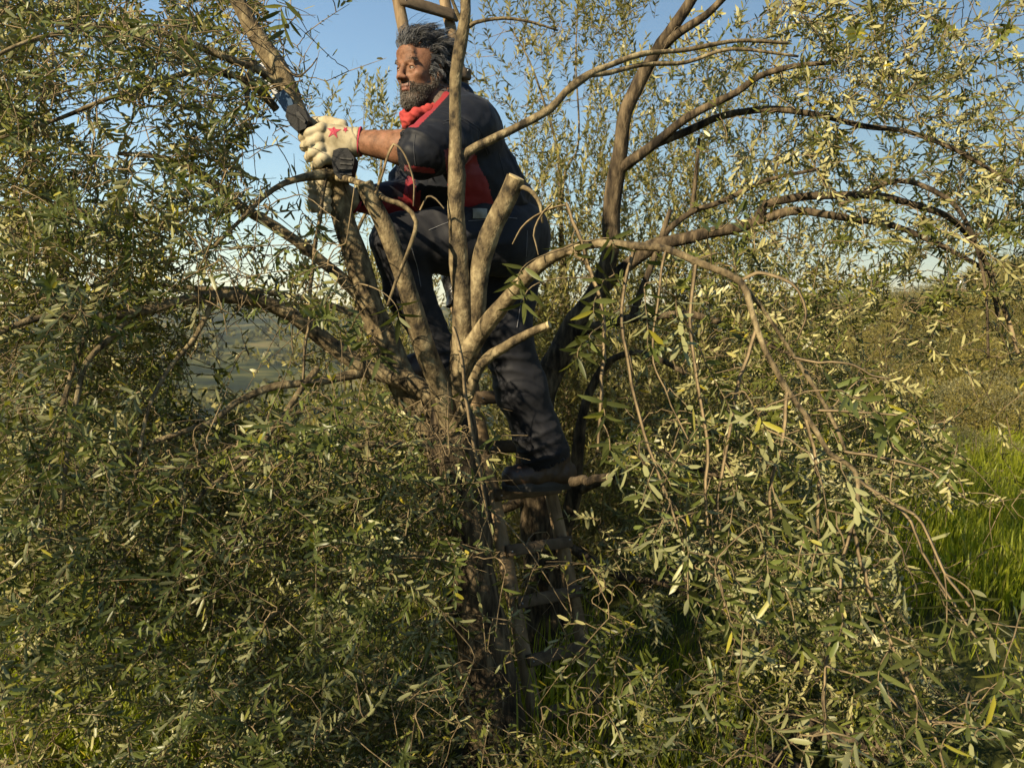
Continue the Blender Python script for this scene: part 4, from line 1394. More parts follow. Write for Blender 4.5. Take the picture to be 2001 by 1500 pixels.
def logs_and_small_things():
    def log(name, a, b, ra, rb, label, seed):
        a = np.array(a, float); b = np.array(b, float)
        root = thing(name, label, 'log', a)
        k = 14
        t = np.linspace(0, 1, k)[:, None]
        path = a * (1 - t) + b * t + .012 * np.stack([vnoise(t * 4 + [[seed, 0, 0]], seed)] * 3, -1).reshape(k, 3) * np.sin(t * np.pi)
        rad = np.linspace(ra, rb, k)
        link('bark', limb_mesh('bark', path, rad, [M_BARK_DARK], 16, .12, seed, False, .06), root)
        tt, A, B = frames(path[None])
        for e, sg in ((0, -1), (-1, 1)):
            ang = np.arange(16) / 16 * 2 * np.pi
            ring = path[e] + rad[e] * 1.0 * (A[0, e] * np.cos(ang)[:, None] + B[0, e] * np.sin(ang)[:, None])
            ring2 = path[e] + sg * tt[0, e] * .002 + rad[e] * .9 * (A[0, e] * np.cos(ang)[:, None] + B[0, e] * np.sin(ang)[:, None])
            v = np.vstack([ring, ring2, [path[e] + sg * tt[0, e] * .002]])
            i = np.arange(16); j = (i + 1) % 16
            link('cut_end', np_mesh('cut_end', v, [np.stack([i, j, 16 + j, 16 + i], -1), np.stack([16 + i, 16 + j, np.full(16, 32)], -1)], [M_CUT], smooth=False), root)
    c = P(1742, 1452, 2.9)
    g = float(ground_h(c[0], c[1]))
    log('cut_log', (c[0], c[1], g + .10), (c[0] - .48, c[1] + .32, g + .09), .045, .05, 'short sawn olive log lying under the right-hand shoots, its round cut end showing', 3)
    c = P(1395, 1440, 3.0)
    g = float(ground_h(c[0], c[1]))
    log('cut_log', (c[0], c[1], g + .12), (c[0] + .22, c[1] - .25, g + .05), .035, .045, 'grey-barked sawn bough lying on the ground right of the ladder foot', 6)
    c = P(1190, 932, 2.28)
    log('cut_branch', (c[0], c[1], c[2]), (c[0] - .09, c[1] + .10, c[2] - .03), .011, .014, 'short sawn branch end caught in the tree beside the boot', 9)
    # hanging insect trap
    c = P(1878, 553, 3.1)
    root = thing('insect_trap', 'small clear plastic insect trap hanging on a wire at the right', 'insect trap', c)
    mt, nt, out = new_mat('clear_plastic')
    bs = N(nt, 'ShaderNodeBsdfPrincipled')
    bs.inputs['Base Color'].default_value = (.32, .32, .27, 1)
    bs.inputs['Transmission Weight'].default_value = .6
    bs.inputs['Roughness'].default_value = .25
    nt.links.new(bs.outputs[0], out.inputs[0])
    zz = np.array([[.026, .0005], [.022, .006], [.016, .016], [-.022, .017], [-.028, .012], [-.028, .0005]])
    path = np.stack([np.full(6, c[0]), np.full(6, c[1]), c[2] + zz[:, 0]], -1)
    v, q = tubes(path[None], zz[None, :, 1], 12)
    link('bottle', np_mesh('bottle', v, [q], [mt]), root)
    w = np.stack([np.full(6, c[0]) + np.linspace(0, .004, 6), np.full(6, c[1]), c[2] + np.linspace(.024, .16, 6)], -1)
    v, q = tubes(w[None], np.full((1, 6), .0007), 4)
    link('wire', np_mesh('wire', v, [q], [M_METAL]), root)
    # yellow flowers in the grass
    r = random.Random(2)
    my = simple_mat('yellow_petal', [(.3, (.75, .55, .02)), (.7, (.85, .66, .04))], scale=50)
    mesh = None
    for k, (px, py, d) in enumerate([(1890, 1010, 6.4), (1826, 1082, 5.6), (335, 1055, 5.2), (1940, 1090, 5.7), (1856, 1110, 5.3)]):
        c = P(px, py, d)
        g = float(ground_h(c[0], c[1]))
        root = thing('yellow_flower', ['small yellow flower at the top of the bright grass', 'small yellow flower by the left edge of the bright grass', 'small yellow flower among the leaves at left',
                                       'small yellow flower in the bright grass at the right edge', 'small yellow flower low in the bright grass'][k], 'flower', (c[0], c[1], g))
        v = []; tr = []
        for i in range(5):
            a = i * 2 * math.pi / 5
            b = len(v)
            v += [(0, 0, 0), (.009 * math.cos(a - .45), .009 * math.sin(a - .45), .004), (.016 * math.cos(a), .016 * math.sin(a), .003), (.009 * math.cos(a + .45), .009 * math.sin(a + .45), .004)]
            tr.append((b, b + 1, b + 2, b + 3))
        v = np.array(v) @ np.array([[1, 0, 0], [0, .5, .86], [0, -.86, .5]]) + c
        link('petals', np_mesh('petals', v, [np.array(tr)], [my], smooth=False), root)
        w = np.stack([np.full(5, c[0]), np.full(5, c[1]) + .002, np.linspace(g, c[2], 5)], -1)
        v, q = tubes(w[None], np.full((1, 5), .0015), 4)
        link('stalk', np_mesh('stalk', v, [q], [M_GRASS]), root)


logs_and_small_things()


# ------------------------------------------------------------------ ladder
def box_between(a, b, w, t, wdir, mats, seed=0, rough=.08, taper=1.0, seg=10):
    """plank from a to b, width w along wdir, thickness t; slightly uneven, chamfered"""
    a = np.array(a, float); b = np.array(b, float)
    ax = norm(b - a)
    wd = norm(np.array(wdir, float) - ax * np.dot(wdir, ax))
    td = np.cross(ax, wd)
    prof = []
    ch = .22 * t
    for sx, sy in ((-1, -1), (1, -1), (1, 1), (-1, 1)):
        if sx * sy > 0:
            prof += [(sx * (w / 2 - ch), sy * t / 2), (sx * w / 2, sy * (t / 2 - ch))] if sx == 1 and sy == 1 else [(sx * (w / 2 - ch), sy * t / 2), (sx * w / 2, sy * (t / 2 - ch))]
        else:
            prof += [(sx * w / 2, sy * (t / 2 - ch)), (sx * (w / 2 - ch), sy * t / 2)]
    # order by angle
    prof.sort(key=lambda p_: math.atan2(p_[1], p_[0]))
    prof = np.array(prof)
    n = len(prof)
    vs = []
    for k in range(seg + 1):
        s = k / seg
        c = a * (1 - s) + b * s
        sc = 1 + (taper - 1) * s
        pts = c + (prof[:, :1] * sc) * wd + (prof[:, 1:] * sc) * td
        jit = fbm(pts * 14 + seed, 2, seed)
        pts = c + (pts - c) * (1 + rough * jit[:, None])
        vs.append(pts)
    v = np.vstack(vs)
    i = np.arange(n); j = (i + 1) % n
    q = np.concatenate([np.stack([k * n + i, k * n + j, (k + 1) * n + j, (k + 1) * n + i], -1) for k in range(seg)])
    nv = len(v)
    v = np.vstack([v, [a], [b]])
    t0 = np.stack([j, i, np.full(n, nv)], -1)
    t1 = np.stack([seg * n + i, seg * n + j, np.full(n, nv + 1)], -1)
    return v, q, np.vstack([t0, t1])


LAD = {}


def build_ladder():
    # left rail seen from (776,0) to (1058,1450); leaning away and to the left
    d0, d1 = 2.86, 3.50
    lb, lt = P(1066, 1500, d0), P(772, -30, d1)
    rb, rt = P(1192, 1500, d0 + .17), P(856, -60, d1 + .15)
    # extend the feet to the ground
    def to_ground(b, t):
        g = float(ground_h(b[0], b[1])) - .03
        s = (b[2] - g) / (t[2] - b[2])
        return b - (t - b) * s
    lb2, rb2 = to_ground(lb, lt), to_ground(rb, rt)
    root = thing('wooden_ladder', 'weathered wooden ladder leaning up through the olive tree behind and under the man', 'ladder', ((lb2 + rb2) / 2))
    LAD['root'] = root
    wd = norm(rb - lb)
    ltop = lt + (lt - lb) * .06; rtop = rt + (rt - rb) * .06
    v, q, t = box_between(lb2, ltop, .052, .040, wd, None, 3, .10, .82, 60)
    link('rail', np_mesh('rail', v, [q, t], [M_LADDER]), root)
    v, q, t = box_between(rb2, rtop, .052, .040, wd, None, 8, .10, .82, 60)
    link('rail', np_mesh('rail', v, [q, t], [M_LADDER]), root)
    ax = norm(lt - lb)
    nrm = norm(np.cross(wd, ax))
    nrm = nrm * (1 if nrm[1] < 0 else -1)
    rows = [14, 130, 232, 332, 430, 522, 610, 697, 784, 880, 972, 1080, 1180, 1292, 1398, 1500]
    rg = random.Random(4)
    zl = lambda y: lb + (lt - lb) * ((1500 - y) / 1530.0)
    # rows are picture heights; find the point on each rail
    def on_rail(b, t, y):
        lo, hi = -.2, 1.2
        for _ in range(40):
            m = (lo + hi) / 2
            if proj(b + (t - b) * m)[1] > y: lo = m
            else: hi = m
        return lo
    for k, y in enumerate(rows):
        s = on_rail(lb, lt, y)
        a = lb + (lt - lb) * s
        s2 = (a[2] - rb[2]) / (rt[2] - rb[2])
        b = rb + (rt - rb) * s2
        a = a - wd * .017 + nrm * .021
        b = b + wd * .014 + nrm * .021
        off = nrm * .016
        v, q, t = box_between(a + off, b + off + ax * rg.uniform(-.008, .008), .048 if y < 900 else .042, .020, ax, None, 20 + k, .10, 1.0, 8)
        o = link('rung', np_mesh('rung', v, [q, t], [M_RUNG]), root)
        # nails
        for e in (a + wd * .016, b - wd * .014):
            pth = np.array([e + off + nrm * .009, e + off + nrm * .013])
            vv, qq = tubes(pth[None], np.array([[.0035, .003]]), 6)
            vv = np.vstack([vv, [pth[1]]])
            link('nail', np_mesh('nail', vv, [qq, np.stack([6 + np.arange(6), 6 + (np.arange(6) + 1) % 6, np.full(6, 12)], -1)], [M_METAL]), o)
    # black plastic taped round the left rail
    s0, s1 = on_rail(lb, lt, 596), on_rail(lb, lt, 500)
    t_ = np.linspace(s0, s1, 16)
    path = lb[None] + (lt - lb)[None] * t_[:, None]
    v, q = tubes(path[None], (.036 + .005 * np.sin(np.arange(16) * 1.9) * .6 + .003 * np.cos(np.arange(16) * 4.1))[None], 14)
    v = v + norm(v - np.repeat(path, 14, axis=0)) * (.004 * vnoise(v * 40, 3))[:, None]
    link('black_wrapping', np_mesh('black_wrapping', v, [q], [M_TAPE]), root)


build_ladder()

# ------------------------------------------------------------------ signed-distance modelling of the man
class SDF:
    def __init__(self, lo, hi, h):
        self.lo = np.array(lo, float); self.h = h
        self.n = np.ceil((np.array(hi) - self.lo) / h).astype(int) + 1
        self.F = np.full(self.n, .25, np.float32)
        self.sc = 1.0

    def block(self, lo, hi):
        a = np.clip(np.floor((lo - self.lo) / self.h).astype(int), 0, self.n)
        b = np.clip(np.ceil((hi - self.lo) / self.h).astype(int) + 1, 0, self.n)
        if (b <= a).any():
            return None, None
        ax = [(self.lo[i] + self.h * np.arange(a[i], b[i])).astype(np.float32) for i in range(3)]
        X = np.stack(np.meshgrid(*ax, indexing='ij'), -1)
        return (slice(a[0], b[0]), slice(a[1], b[1]), slice(a[2], b[2])), X

    def comb(self, sl, d, k, op):
        f = self.F[sl]
        if op == 'add':
            h = np.clip(.5 + .5 * (f - d) / k, 0, 1)
            self.F[sl] = f * (1 - h) + d * h - k * h * (1 - h)
        elif op == 'sub':
            h = np.clip(.5 - .5 * (f + d) / k, 0, 1)
            self.F[sl] = f * (1 - h) - d * h + k * h * (1 - h)

    def cap(self, a, b, ra, rb, k=.012, op='add', sq=None):
        """round cone a->b"""
        a = np.asarray(a, float); b = np.asarray(b, float)
        ra, rb, k = ra * self.sc, rb * self.sc, k * self.sc
        m = max(ra, rb) + k * 1.2 + .01
        sl, X = self.block(np.minimum(a, b) - m, np.maximum(a, b) + m)
        if sl is None: return
        ab = (b - a).astype(np.float32)
        L2 = float(ab @ ab) + 1e-9
        t = np.clip(((X - a.astype(np.float32)) @ ab) / L2, 0, 1)
        d = np.linalg.norm(X - (a.astype(np.float32) + t[..., None] * ab), axis=-1) - (ra + (rb - ra) * t)
        self.comb(sl, d, k, op)

    def chain(self, pts, rs, k=.012, op='add'):
        for i in range(len(pts) - 1):
            self.cap(pts[i], pts[i + 1], rs[i], rs[i + 1], k, op)

    def ell(self, c, r, R=None, k=.012, op='add'):
        """ellipsoid, R columns = local axes"""
        c = np.asarray(c, float); r = np.asarray(r, float) * self.sc; k = k * self.sc
        m = r.max() + k * 1.2 + .01
        sl, X = self.block(c - m, c + m)
        if sl is None: return
        X = X - c.astype(np.float32)
        if R is not None:
            X = X @ np.asarray(R, np.float32)
        k0 = np.linalg.norm(X / r.astype(np.float32), axis=-1)
        k1 = np.linalg.norm(X / (r * r).astype(np.float32), axis=-1) + 1e-6
        d = k0 * (k0 - 1.0) / k1
        self.comb(sl, d, k, op)

    def mesh(self):
        F = self.F
        ins = F < 0
        c = ins[:-1, :-1, :-1].astype(np.int8)
        tot = np.zeros_like(c)
        for dx in (0, 1):
            for dy in (0, 1):
                for dz in (0, 1):
                    tot += ins[dx:dx + c.shape[0], dy:dy + c.shape[1], dz:dz + c.shape[2]]
        mixed = (tot > 0) & (tot < 8)
        idx = np.argwhere(mixed)
        ids = np.full(mixed.shape, -1, np.int32)
        ids[mixed] = np.arange(len(idx))
        acc = np.zeros((len(idx), 3)); cnt = np.zeros(len(idx))
        corners = [(x, y, z) for x in (0, 1) for y in (0, 1) for z in (0, 1)]
        vals = {cr: F[idx[:, 0] + cr[0], idx[:, 1] + cr[1], idx[:, 2] + cr[2]] for cr in corners}
        for cr in corners:
            for ax in range(3):
                if cr[ax] == 0:
                    c2 = list(cr); c2[ax] = 1; c2 = tuple(c2)
                    f0, f1 = vals[cr], vals[c2]
                    s = (f0 < 0) != (f1 < 0)
                    t = f0 / (f0 - f1 + 1e-12)
                    p_ = np.array(cr, float)[None].repeat(len(idx), 0)
                    p_[:, ax] += t
                    acc[s] += p_[s]; cnt[s] += 1
        V = (idx + acc / cnt[:, None]) * self.h + self.lo
        Q = []
        for ax in range(3):
            sl0 = [slice(1, -1)] * 3; sl1 = [slice(1, -1)] * 3
            sl0[ax] = slice(0, -1); sl1[ax] = slice(1, None)
            A = ins[tuple(sl0)]; B = ins[tuple(sl1)]
            diff = A != B
            e = np.argwhere(diff)
            flip = A[diff]
            off = np.ones(3, int); off[ax] = 0
            e = e + off
            u, w = (ax + 1) % 3, (ax + 2) % 3
            du = np.zeros(3, int); du[u] = 1
            dw = np.zeros(3, int); dw[w] = 1
            g = lambda E: ids[E[:, 0], E[:, 1], E[:, 2]]
            quad = np.stack([g(e - du - dw), g(e - dw), g(e), g(e - du)], -1)
            quad[~flip] = quad[~flip][:, ::-1]
            Q.append(quad)
        Q = np.vstack(Q)
        Q = Q[(Q >= 0).all(1)]
        return V, Q


def vnormals(V, Q):
    n = np.cross(V[Q[:, 2]] - V[Q[:, 0]], V[Q[:, 3]] - V[Q[:, 1]])
    N_ = np.zeros_like(V)
    for i in range(4):
        np.add.at(N_, Q[:, i], n)
    return norm(N_)


def relax(V, Q, it=2, lam=.5):
    for _ in range(it):
        S = np.zeros_like(V); C = np.zeros(len(V))
        for i in range(4):
            for j in ((i + 1) % 4, (i - 1) % 4):
                np.add.at(S, Q[:, i], V[Q[:, j]]); np.add.at(C, Q[:, i], 1)
        V = V * (1 - lam) + lam * S / np.maximum(C, 1)[:, None]
    return V


def fold_field(V, A, dirv, freq, seed, warp=1.0):
    """soft cloth folds running across direction dirv"""
    d = norm(np.asarray(dirv, float))
    s = V @ d
    w = vnoise(V * 7.0, seed) * warp + .5 * vnoise(V * 16.0, seed + 1) * warp
    r = np.sin(2 * np.pi * (s * freq + w * .8))
    m = np.clip(vnoise(V * 6.0 + 5, seed + 2) + .45, 0, 1)
    return A * (r * .6 + .4 * np.abs(r)) * m


# head frame
HC = P(826, 143, 2.75)
HS = .83
YAW = math.radians(39)
HF = np.array([-math.sin(YAW), -math.cos(YAW), -0.06]); HF = HF / np.linalg.norm(HF)
HL = norm(np.cross([0.04, 0, 1.0], HF))
HU = np.cross(HF, HL)
HR = np.stack([HF, HL, HU], 1)      # columns


def H(f, l, u):
    return HC + (HF * f + HL * l + HU * u) * HS


NECK = P(866, 212, 2.80)
SH_L, EL_L, WR_L = P(908, 246, 2.64), P(822, 294, 2.44), P(702, 277, 2.52)
SH_R, EL_R, WR_R = P(846, 262, 2.98), P(800, 392, 2.86), P(700, 390, 2.69)
HIP_L, KN_L, AN_L = P(975, 470, 2.80), P(778, 470, 2.66), P(855, 690, 2.76)
HIP_R, KN_R, AN_R = P(992, 480, 2.98), P(988, 655, 2.93), P(1062, 880, 2.99)
PEL = P(985, 455, 2.90)
CHEST = P(900, 300, 2.82)
BELLY = P(925, 385, 2.85)

MAN = thing('person', 'bearded man in navy and red jacket standing on the ladder, sawing a bough', 'person', P(1050, 945, 3.0))


def build_body():
    S = SDF([-.78, 2.32, .95], [.32, 3.22, 2.50], .0050)
    k = .012
    S.sc = HS
    # head
    S.ell(H(-.006, 0, .044), [.098, .076, .089], HR, k)
    S.ell(H(.040, 0, -.036), [.058, .060, .088], HR, .02)
    S.ell(H(.072, 0, -.106), [.022, .030, .020], HR, .02)
    for s in (-1, 1):
        S.cap(H(.0, s * .058, -.040), H(.066, s * .022, -.108), .020, .018, .018)
        S.ell(H(.066, s * .042, -.020), [.022, .022, .018], HR, .014)
        S.cap(H(.084, s * .040, .026), H(.096, s * .012, .021), .010, .010, .010)
        # ear
        S.ell(H(-.010, s * .080, -.008), [.019, .007, .031], HR, .006)
        S.ell(H(-.008, s * .088, -.004), [.010, .006, .018], HR, .004, 'sub')
    S.ell(H(.088, 0, .058), [.014, .046, .030], HR, .02)
    for s in (-1, 1):
        S.ell(H(.108, s * .031, .005), [.020, .017, .0115], HR, .008, 'sub')
    # nose
    S.cap(H(.096, 0, .014), H(.119, 0, -.028), .0085, .0125, .008)
    for s in (-1, 1):
        S.ell(H(.108, s * .014, -.033), [.013, .0085, .009], HR, .006)
        S.ell(H(.116, s * .007, -.043), [.006, .0045, .004], HR, .003, 'sub')
    # lids
    for s in (-1, 1):
        S.chain([H(.080, s * .048, .001), H(.091, s * .040, .0085), H(.0945, s * .030, .0100), H(.090, s * .019, .003)], [.0042, .0048, .0048, .0035], .003)
        S.chain([H(.080, s * .048, -.001), H(.089, s * .039, -.0075), H(.0915, s * .030, -.0090), H(.089, s * .019, -.003)], [.004, .0045, .0045, .0035], .003)
    # lips
    S.chain([H(.080, -.026, -.064), H(.099, -.010, -.059), H(.101, 0, -.061), H(.099, .010, -.059), H(.080, .026, -.064)], [.003, .0048, .0044, .0048, .003], .004)
    S.chain([H(.080, -.024, -.068), H(.096, -.008, -.073), H(.096, .008, -.073), H(.080, .024, -.068)], [.003, .0056, .0056, .003], .004)
    S.chain([H(.094, -.024, -.0665), H(.1085, 0, -.0665), H(.094, .024, -.0665)], [.001, .0015, .001], .003, 'sub')
    # neck
    S.sc = 1.0
    S.cap(H(-.022, 0, -.055), NECK, .050, .060, .02)
    # trunk and limbs under the clothes
    S.cap(NECK, CHEST, .07, .115, .03); S.cap(CHEST, BELLY, .12, .115, .03); S.cap(BELLY, PEL, .115, .12, .03)
    S.cap(NECK, SH_L, .06, .06, .03); S.cap(NECK, SH_R, .06, .06, .03)
    S.cap(SH_L, EL_L, .055, .047, .02)
    mid = EL_L * .72 + WR_L * .28
    S.chain([EL_L, mid, WR_L], [.047, .048, .033], .012)
    S.chain([SH_R, EL_R, WR_R], [.054, .045, .031], .015)
    S.chain([HIP_L, KN_L, AN_L], [.085, .056, .04], .02)
    S.chain([HIP_R, KN_R, AN_R], [.088, .058, .042], .02)
    S.cap(AN_L, P(825, 722, 2.72), .030, .02, .01); S.cap(AN_R, P(1050, 912, 2.98), .030, .02, .01)
    V, Q = S.mesh()
    V = relax(V, Q, 1, .4)
    # creases in the skin of the face
    lc = (V - HC) @ HR / HS
    nm = vnormals(V, Q)
    head = np.linalg.norm(V - HC, axis=1) < .16
    wr = np.sin(lc[:, 2] * 2 * np.pi / .011 + 3 * vnoise(V * 30, 2)) * ((lc[:, 2] > .035) & (lc[:, 0] > .07)) * .0009
    nl = np.exp(-((lc[:, 1].__abs__() - (.020 + .35 * (-.030 - lc[:, 2]).clip(0, 1) + .006)) / .0028) ** 2) * ((lc[:, 2] < -.028) & (lc[:, 2] > -.062) & (lc[:, 0] > .05))
    bag = np.exp(-((lc[:, 2] + .017) / .003) ** 2) * ((np.abs(lc[:, 1]) > .016) & (np.abs(lc[:, 1]) < .046) & (lc[:, 0] > .05))
    wr = wr - .0022 * nl - .0014 * bag
    V = V + nm * (wr + .0006 * vnoise(V * 60, 5) * head)[:, None]
    # materials: skin, lips, shaved-shadow skin
    fc = V[Q].mean(1)
    l = (fc - HC) @ HR / HS
    mi = np.zeros(len(Q), int)
    face = np.linalg.norm(fc - HC, axis=1) < .17
    beardline = (l[:, 2] < -.046 - .15 * np.clip(l[:, 0] - .02, 0, 1) + .55 * np.clip(.030 - l[:, 0], 0, .04) + .006 * vnoise(fc * 60, 3)) & (l[:, 0] > -.02)
    lips = (np.abs(l[:, 1]) < .022) & (l[:, 2] < -.055) & (l[:, 2] > -.0785) & (l[:, 0] > .088)
    mi[face & beardline] = 1
    mi[face & lips] = 2
    nose = (np.abs(l[:, 1]) < .022) & (l[:, 0] > .10) & (l[:, 2] > -.05)
    mi[face & nose] = 0
    me = np_mesh('body', V, [Q], [M_SKIN, M_SKIN_BEARD, M_LIP], mat_idx=mi)
    o = link('body', me, MAN)
    # brows, eyes
    for s in (-1, 1):
        c = H(.0800, s * .031, .0005)
        for nm_, rr, fx, mt in (('eyeball', .0109, 0, M_EYE), ('iris', .0056, .0062, M_IRIS)):
            u_ = np.linspace(0, np.pi, 12); w_ = np.linspace(0, 2 * np.pi, 18, endpoint=False)
            U, W_ = np.meshgrid(u_, w_, indexing='ij')
            gaze = norm(HF * .93 - HL * .35)
            v = np.stack([np.sin(U) * np.cos(W_), np.sin(U) * np.sin(W_), np.cos(U)], -1).reshape(-1, 3) * rr + c + gaze * fx
            i = np.arange(11)[:, None] * 18; j = np.arange(18)[None]
            q = np.stack([i + j, i + 18 + j, i + 18 + (j + 1) % 18, i + (j + 1) % 18], -1).reshape(-1, 4)
            link(nm_, np_mesh(nm_, v, [q], [mt]), MAN)
    bvh = BVHTree.FromPolygons([tuple(x) for x in V[np.linalg.norm(V - HC, axis=1) < 9]], [tuple(x) for x in Q.tolist()]) if False else None
    return V, Q


BV, BQ = build_body()


def head_surface(dirs_local, V=None):
    """radius of the head surface along local directions, by nearest-vertex lookup"""
    lv = (BV - HC) @ HR / HS
    m = np.linalg.norm(lv, axis=1) < .17
    lv = lv[m]
    ln = norm(lv)
    out = np.zeros((len(dirs_local), 3))
    for i in range(0, len(dirs_local), 512):
        d = dirs_local[i:i + 512]
        c = d @ ln.T
        j = np.argmax(c, axis=1)
        out[i:i + 512] = lv[j]
    return out


def build_hair():
    r = np.random.default_rng(21)
    # --- scalp hair
    n = 26000
    d = norm(r.normal(0, 1, (n, 3)))
    p = head_surface(d)
    f, l, u = p[:, 0], np.abs(p[:, 1]), p[:, 2]
    hair = (u > .070 + .10 * np.clip(f - .03, 0, 1) - 0.9 * np.clip(.040 - f, 0, .06)) | ((f < -.005) & (u > -.075)) | ((f < .030) & (l > .05) & (u > -.015))
    ear = (np.abs(f + .008) < .022) & (l > .06) & (u < .026) & (u > -.05)
    hair &= ~ear
    p = p[hair]
    n = min(len(p), 6200)
    p = p[:n]
    dn = norm(p * np.array([1, 1.15, 1]))
    # clumps
    nc = 620
    cc = p[r.choice(n, nc, replace=False)]
    cid = np.argmin(np.sum((p[:, None, :] - cc[None]) ** 2, -1), axis=1)
    cn = norm(cc)
    front = np.clip((cc[:, 0] + .01) / .08, 0, 1)
    top = np.clip(cc[:, 2] / .1, 0, 1)
    # the front sweeps up and falls back, the sides run back and down
    top = np.clip(cc[:, 2] / .10, 0, 1) ** 1.5
    front = np.clip((cc[:, 0] - .01) / .06, 0, 1) * top
    mixv = lambda a, b_, w: a * (1 - w[:, None]) + b_ * w[:, None]
    sy = np.sign(cc[:, 1])
    side0 = np.stack([-.75 + 0 * sy, .45 * sy, .05 + 0 * sy], -1); side1 = np.stack([-.55 + 0 * sy, .05 * sy, -.85 + 0 * sy], -1)
    top0 = np.stack([-.55 + 0 * sy, .25 * sy, .75 + 0 * sy], -1); top1 = np.stack([-.9 + 0 * sy, .3 * sy, -.45 + 0 * sy], -1)
    fr0 = np.stack([.35 + 0 * sy, .15 * sy, .95 + 0 * sy], -1); fr1 = np.stack([-1.2 + 0 * sy, .25 + 0 * sy, .05 + 0 * sy], -1)
    d0 = mixv(mixv(side0, top0, top), fr0, front) + r.normal(0, .26, (nc, 3))
    d1 = mixv(mixv(side1, top1, top), fr1, front) + r.normal(0, .30, (nc, 3))
    clen = .026 + .022 * top + .020 * front + r.uniform(-.006, .012, nc)
    K = 8
    t = np.linspace(0, 1, K)[None, :, None]
    L = clen[cid] * r.uniform(.75, 1.15, n)
    root = p
    dirn = norm(norm(d0)[cid] + dn * .30)
    dirt = norm(d1)[cid]
    path = root[:, None, :] + (dirn[:, None, :] * (t - .5 * t ** 2) + dirt[:, None, :] * .5 * t ** 2) * L[:, None, None] * 1.7
    tipc = np.zeros((nc, K, 3))
    # pull to clump centre and curl
    for k in range(K):
        for a in range(3):
            tipc[:, k, a] = np.bincount(cid, path[:, k, a], nc) / np.maximum(np.bincount(cid, minlength=nc), 1)
    pull = .24 * t ** 1.3
    path = path * (1 - pull) + tipc[cid] * pull
    A = norm(np.cross(dirn, [0.3, .5, .8])); B = np.cross(dirn, A)
    ph = r.uniform(0, 6.28, nc)[cid][:, None, None] + r.normal(0, .35, (n, 1, 1))
    fr = r.uniform(.6, 1.3, nc)[cid][:, None, None]
    amp = .0045 * t
    path = path + (A[:, None, :] * np.cos(ph + fr * 6.28 * t) + B[:, None, :] * np.sin(ph + fr * 6.28 * t)) * amp
    path = path + r.normal(0, .0011, path.shape) + r.normal(0, .0035, (n, 1, 3)) * t
    # fly-aways blown forward at the brow
    fa = r.choice(n, 160, replace=False)
    path[fa] = root[fa][:, None, :] + (path[fa] - root[fa][:, None, :]) * r.uniform(1.2, 1.9, (160, 1, 1))
    W = HC + HS * path @ HR.T
    rad = np.linspace(.0009, .0004, K)[None].repeat(n, 0) * r.uniform(.7, 1.2, (n, 1))
    v, q = tubes(W, rad, 3)
    o = link('hair', np_mesh('hair', v, [q], [M_HAIR]), MAN)
    # scalp under the hair
    d = norm(np.stack(np.meshgrid(*[np.linspace(-1, 1, 5)] * 3), -1).reshape(-1, 3) + 1e-6)
    S = SDF(HC - .16, HC + .16, .005)
    S.sc = HS
    S.ell(H(-.014, 0, .050), [.094, .078, .088], HR, .01)
    S.ell(H(-.045, 0, -.010), [.055, .066, .060], HR, .02)
    S.ell(H(.040, 0, .118), [.034, .040, .020], HR, .02)
    S.ell(H(.105, 0, -.03), [.085, .13, .112], HR, .01, 'sub')
    for s in (-1, 1):
        S.ell(H(-.004, s * .086, -.010), [.024, .022, .034], HR, .008, 'sub')
    S.ell(H(.05, 0, -.09), [.11, .12, .08], HR, .01, 'sub')
    V, Q = S.mesh()
    nm = vnormals(V, Q)
    V = V + nm * (.007 * fbm(V * 55, 2, 4))[:, None]
    link('scalp', np_mesh('scalp', V, [Q], [M_HAIRCAP]), o)
    # --- beard
    n = 30000
    d = norm(r.normal(0, 1, (n, 3)) + np.array([.5, 0, -.5]))
    p = head_surface(d)
    f, l, u = p[:, 0], np.abs(p[:, 1]), p[:, 2]
    b = (u < -.050 - .12 * np.clip(f - .02, 0, 1) + .55 * np.clip(.030 - f, 0, .04)) & (f > -.004) & (u > -.135)
    b |= (f > -.004) & (f < .022) & (l > .045) & (u < .01) & (u > -.08)       # sideburn
    b |= (u < -.044) & (u > -.060) & (f > .075) & (l < .036)                     # moustache
    mouth = (l < .020) & (u < -.060) & (u > -.078) & (f > .085)
    nose = (l < .020) & (f > .102) & (u > -.05)
    b &= ~mouth & ~nose
    p = p[b][:6500]
    n = len(p)
    dn = norm(p + np.array([0, 0, .03]))
    K = 4
    t = np.linspace(0, 1, K)[None, :, None]
    L = r.uniform(.004, .0085, n) * (1 + .7 * np.clip((-p[:, 2] - .08) / .04, 0, 1))
    L = np.where((p[:, 2] > -.060) & (p[:, 0] > .07), L * .75, L)
    down = norm(np.stack([np.full(n, -.10), p[:, 1] * 2, np.full(n, -1.0)], -1) + r.normal(0, .3, (n, 3)))
    path = p[:, None, :] + (dn[:, None, :] * (t - .35 * t ** 2) * .55 + down[:, None, :] * .85 * t ** 1.3) * L[:, None, None]
    path = path + r.normal(0, .0009, path.shape) * t
    W = HC + HS * path @ HR.T
    rad = np.linspace(.00065, .0003, K)[None].repeat(n, 0)
    v, q = tubes(W, rad, 3)
    link('beard', np_mesh('beard', v, [q], [M_BEARD]), MAN)
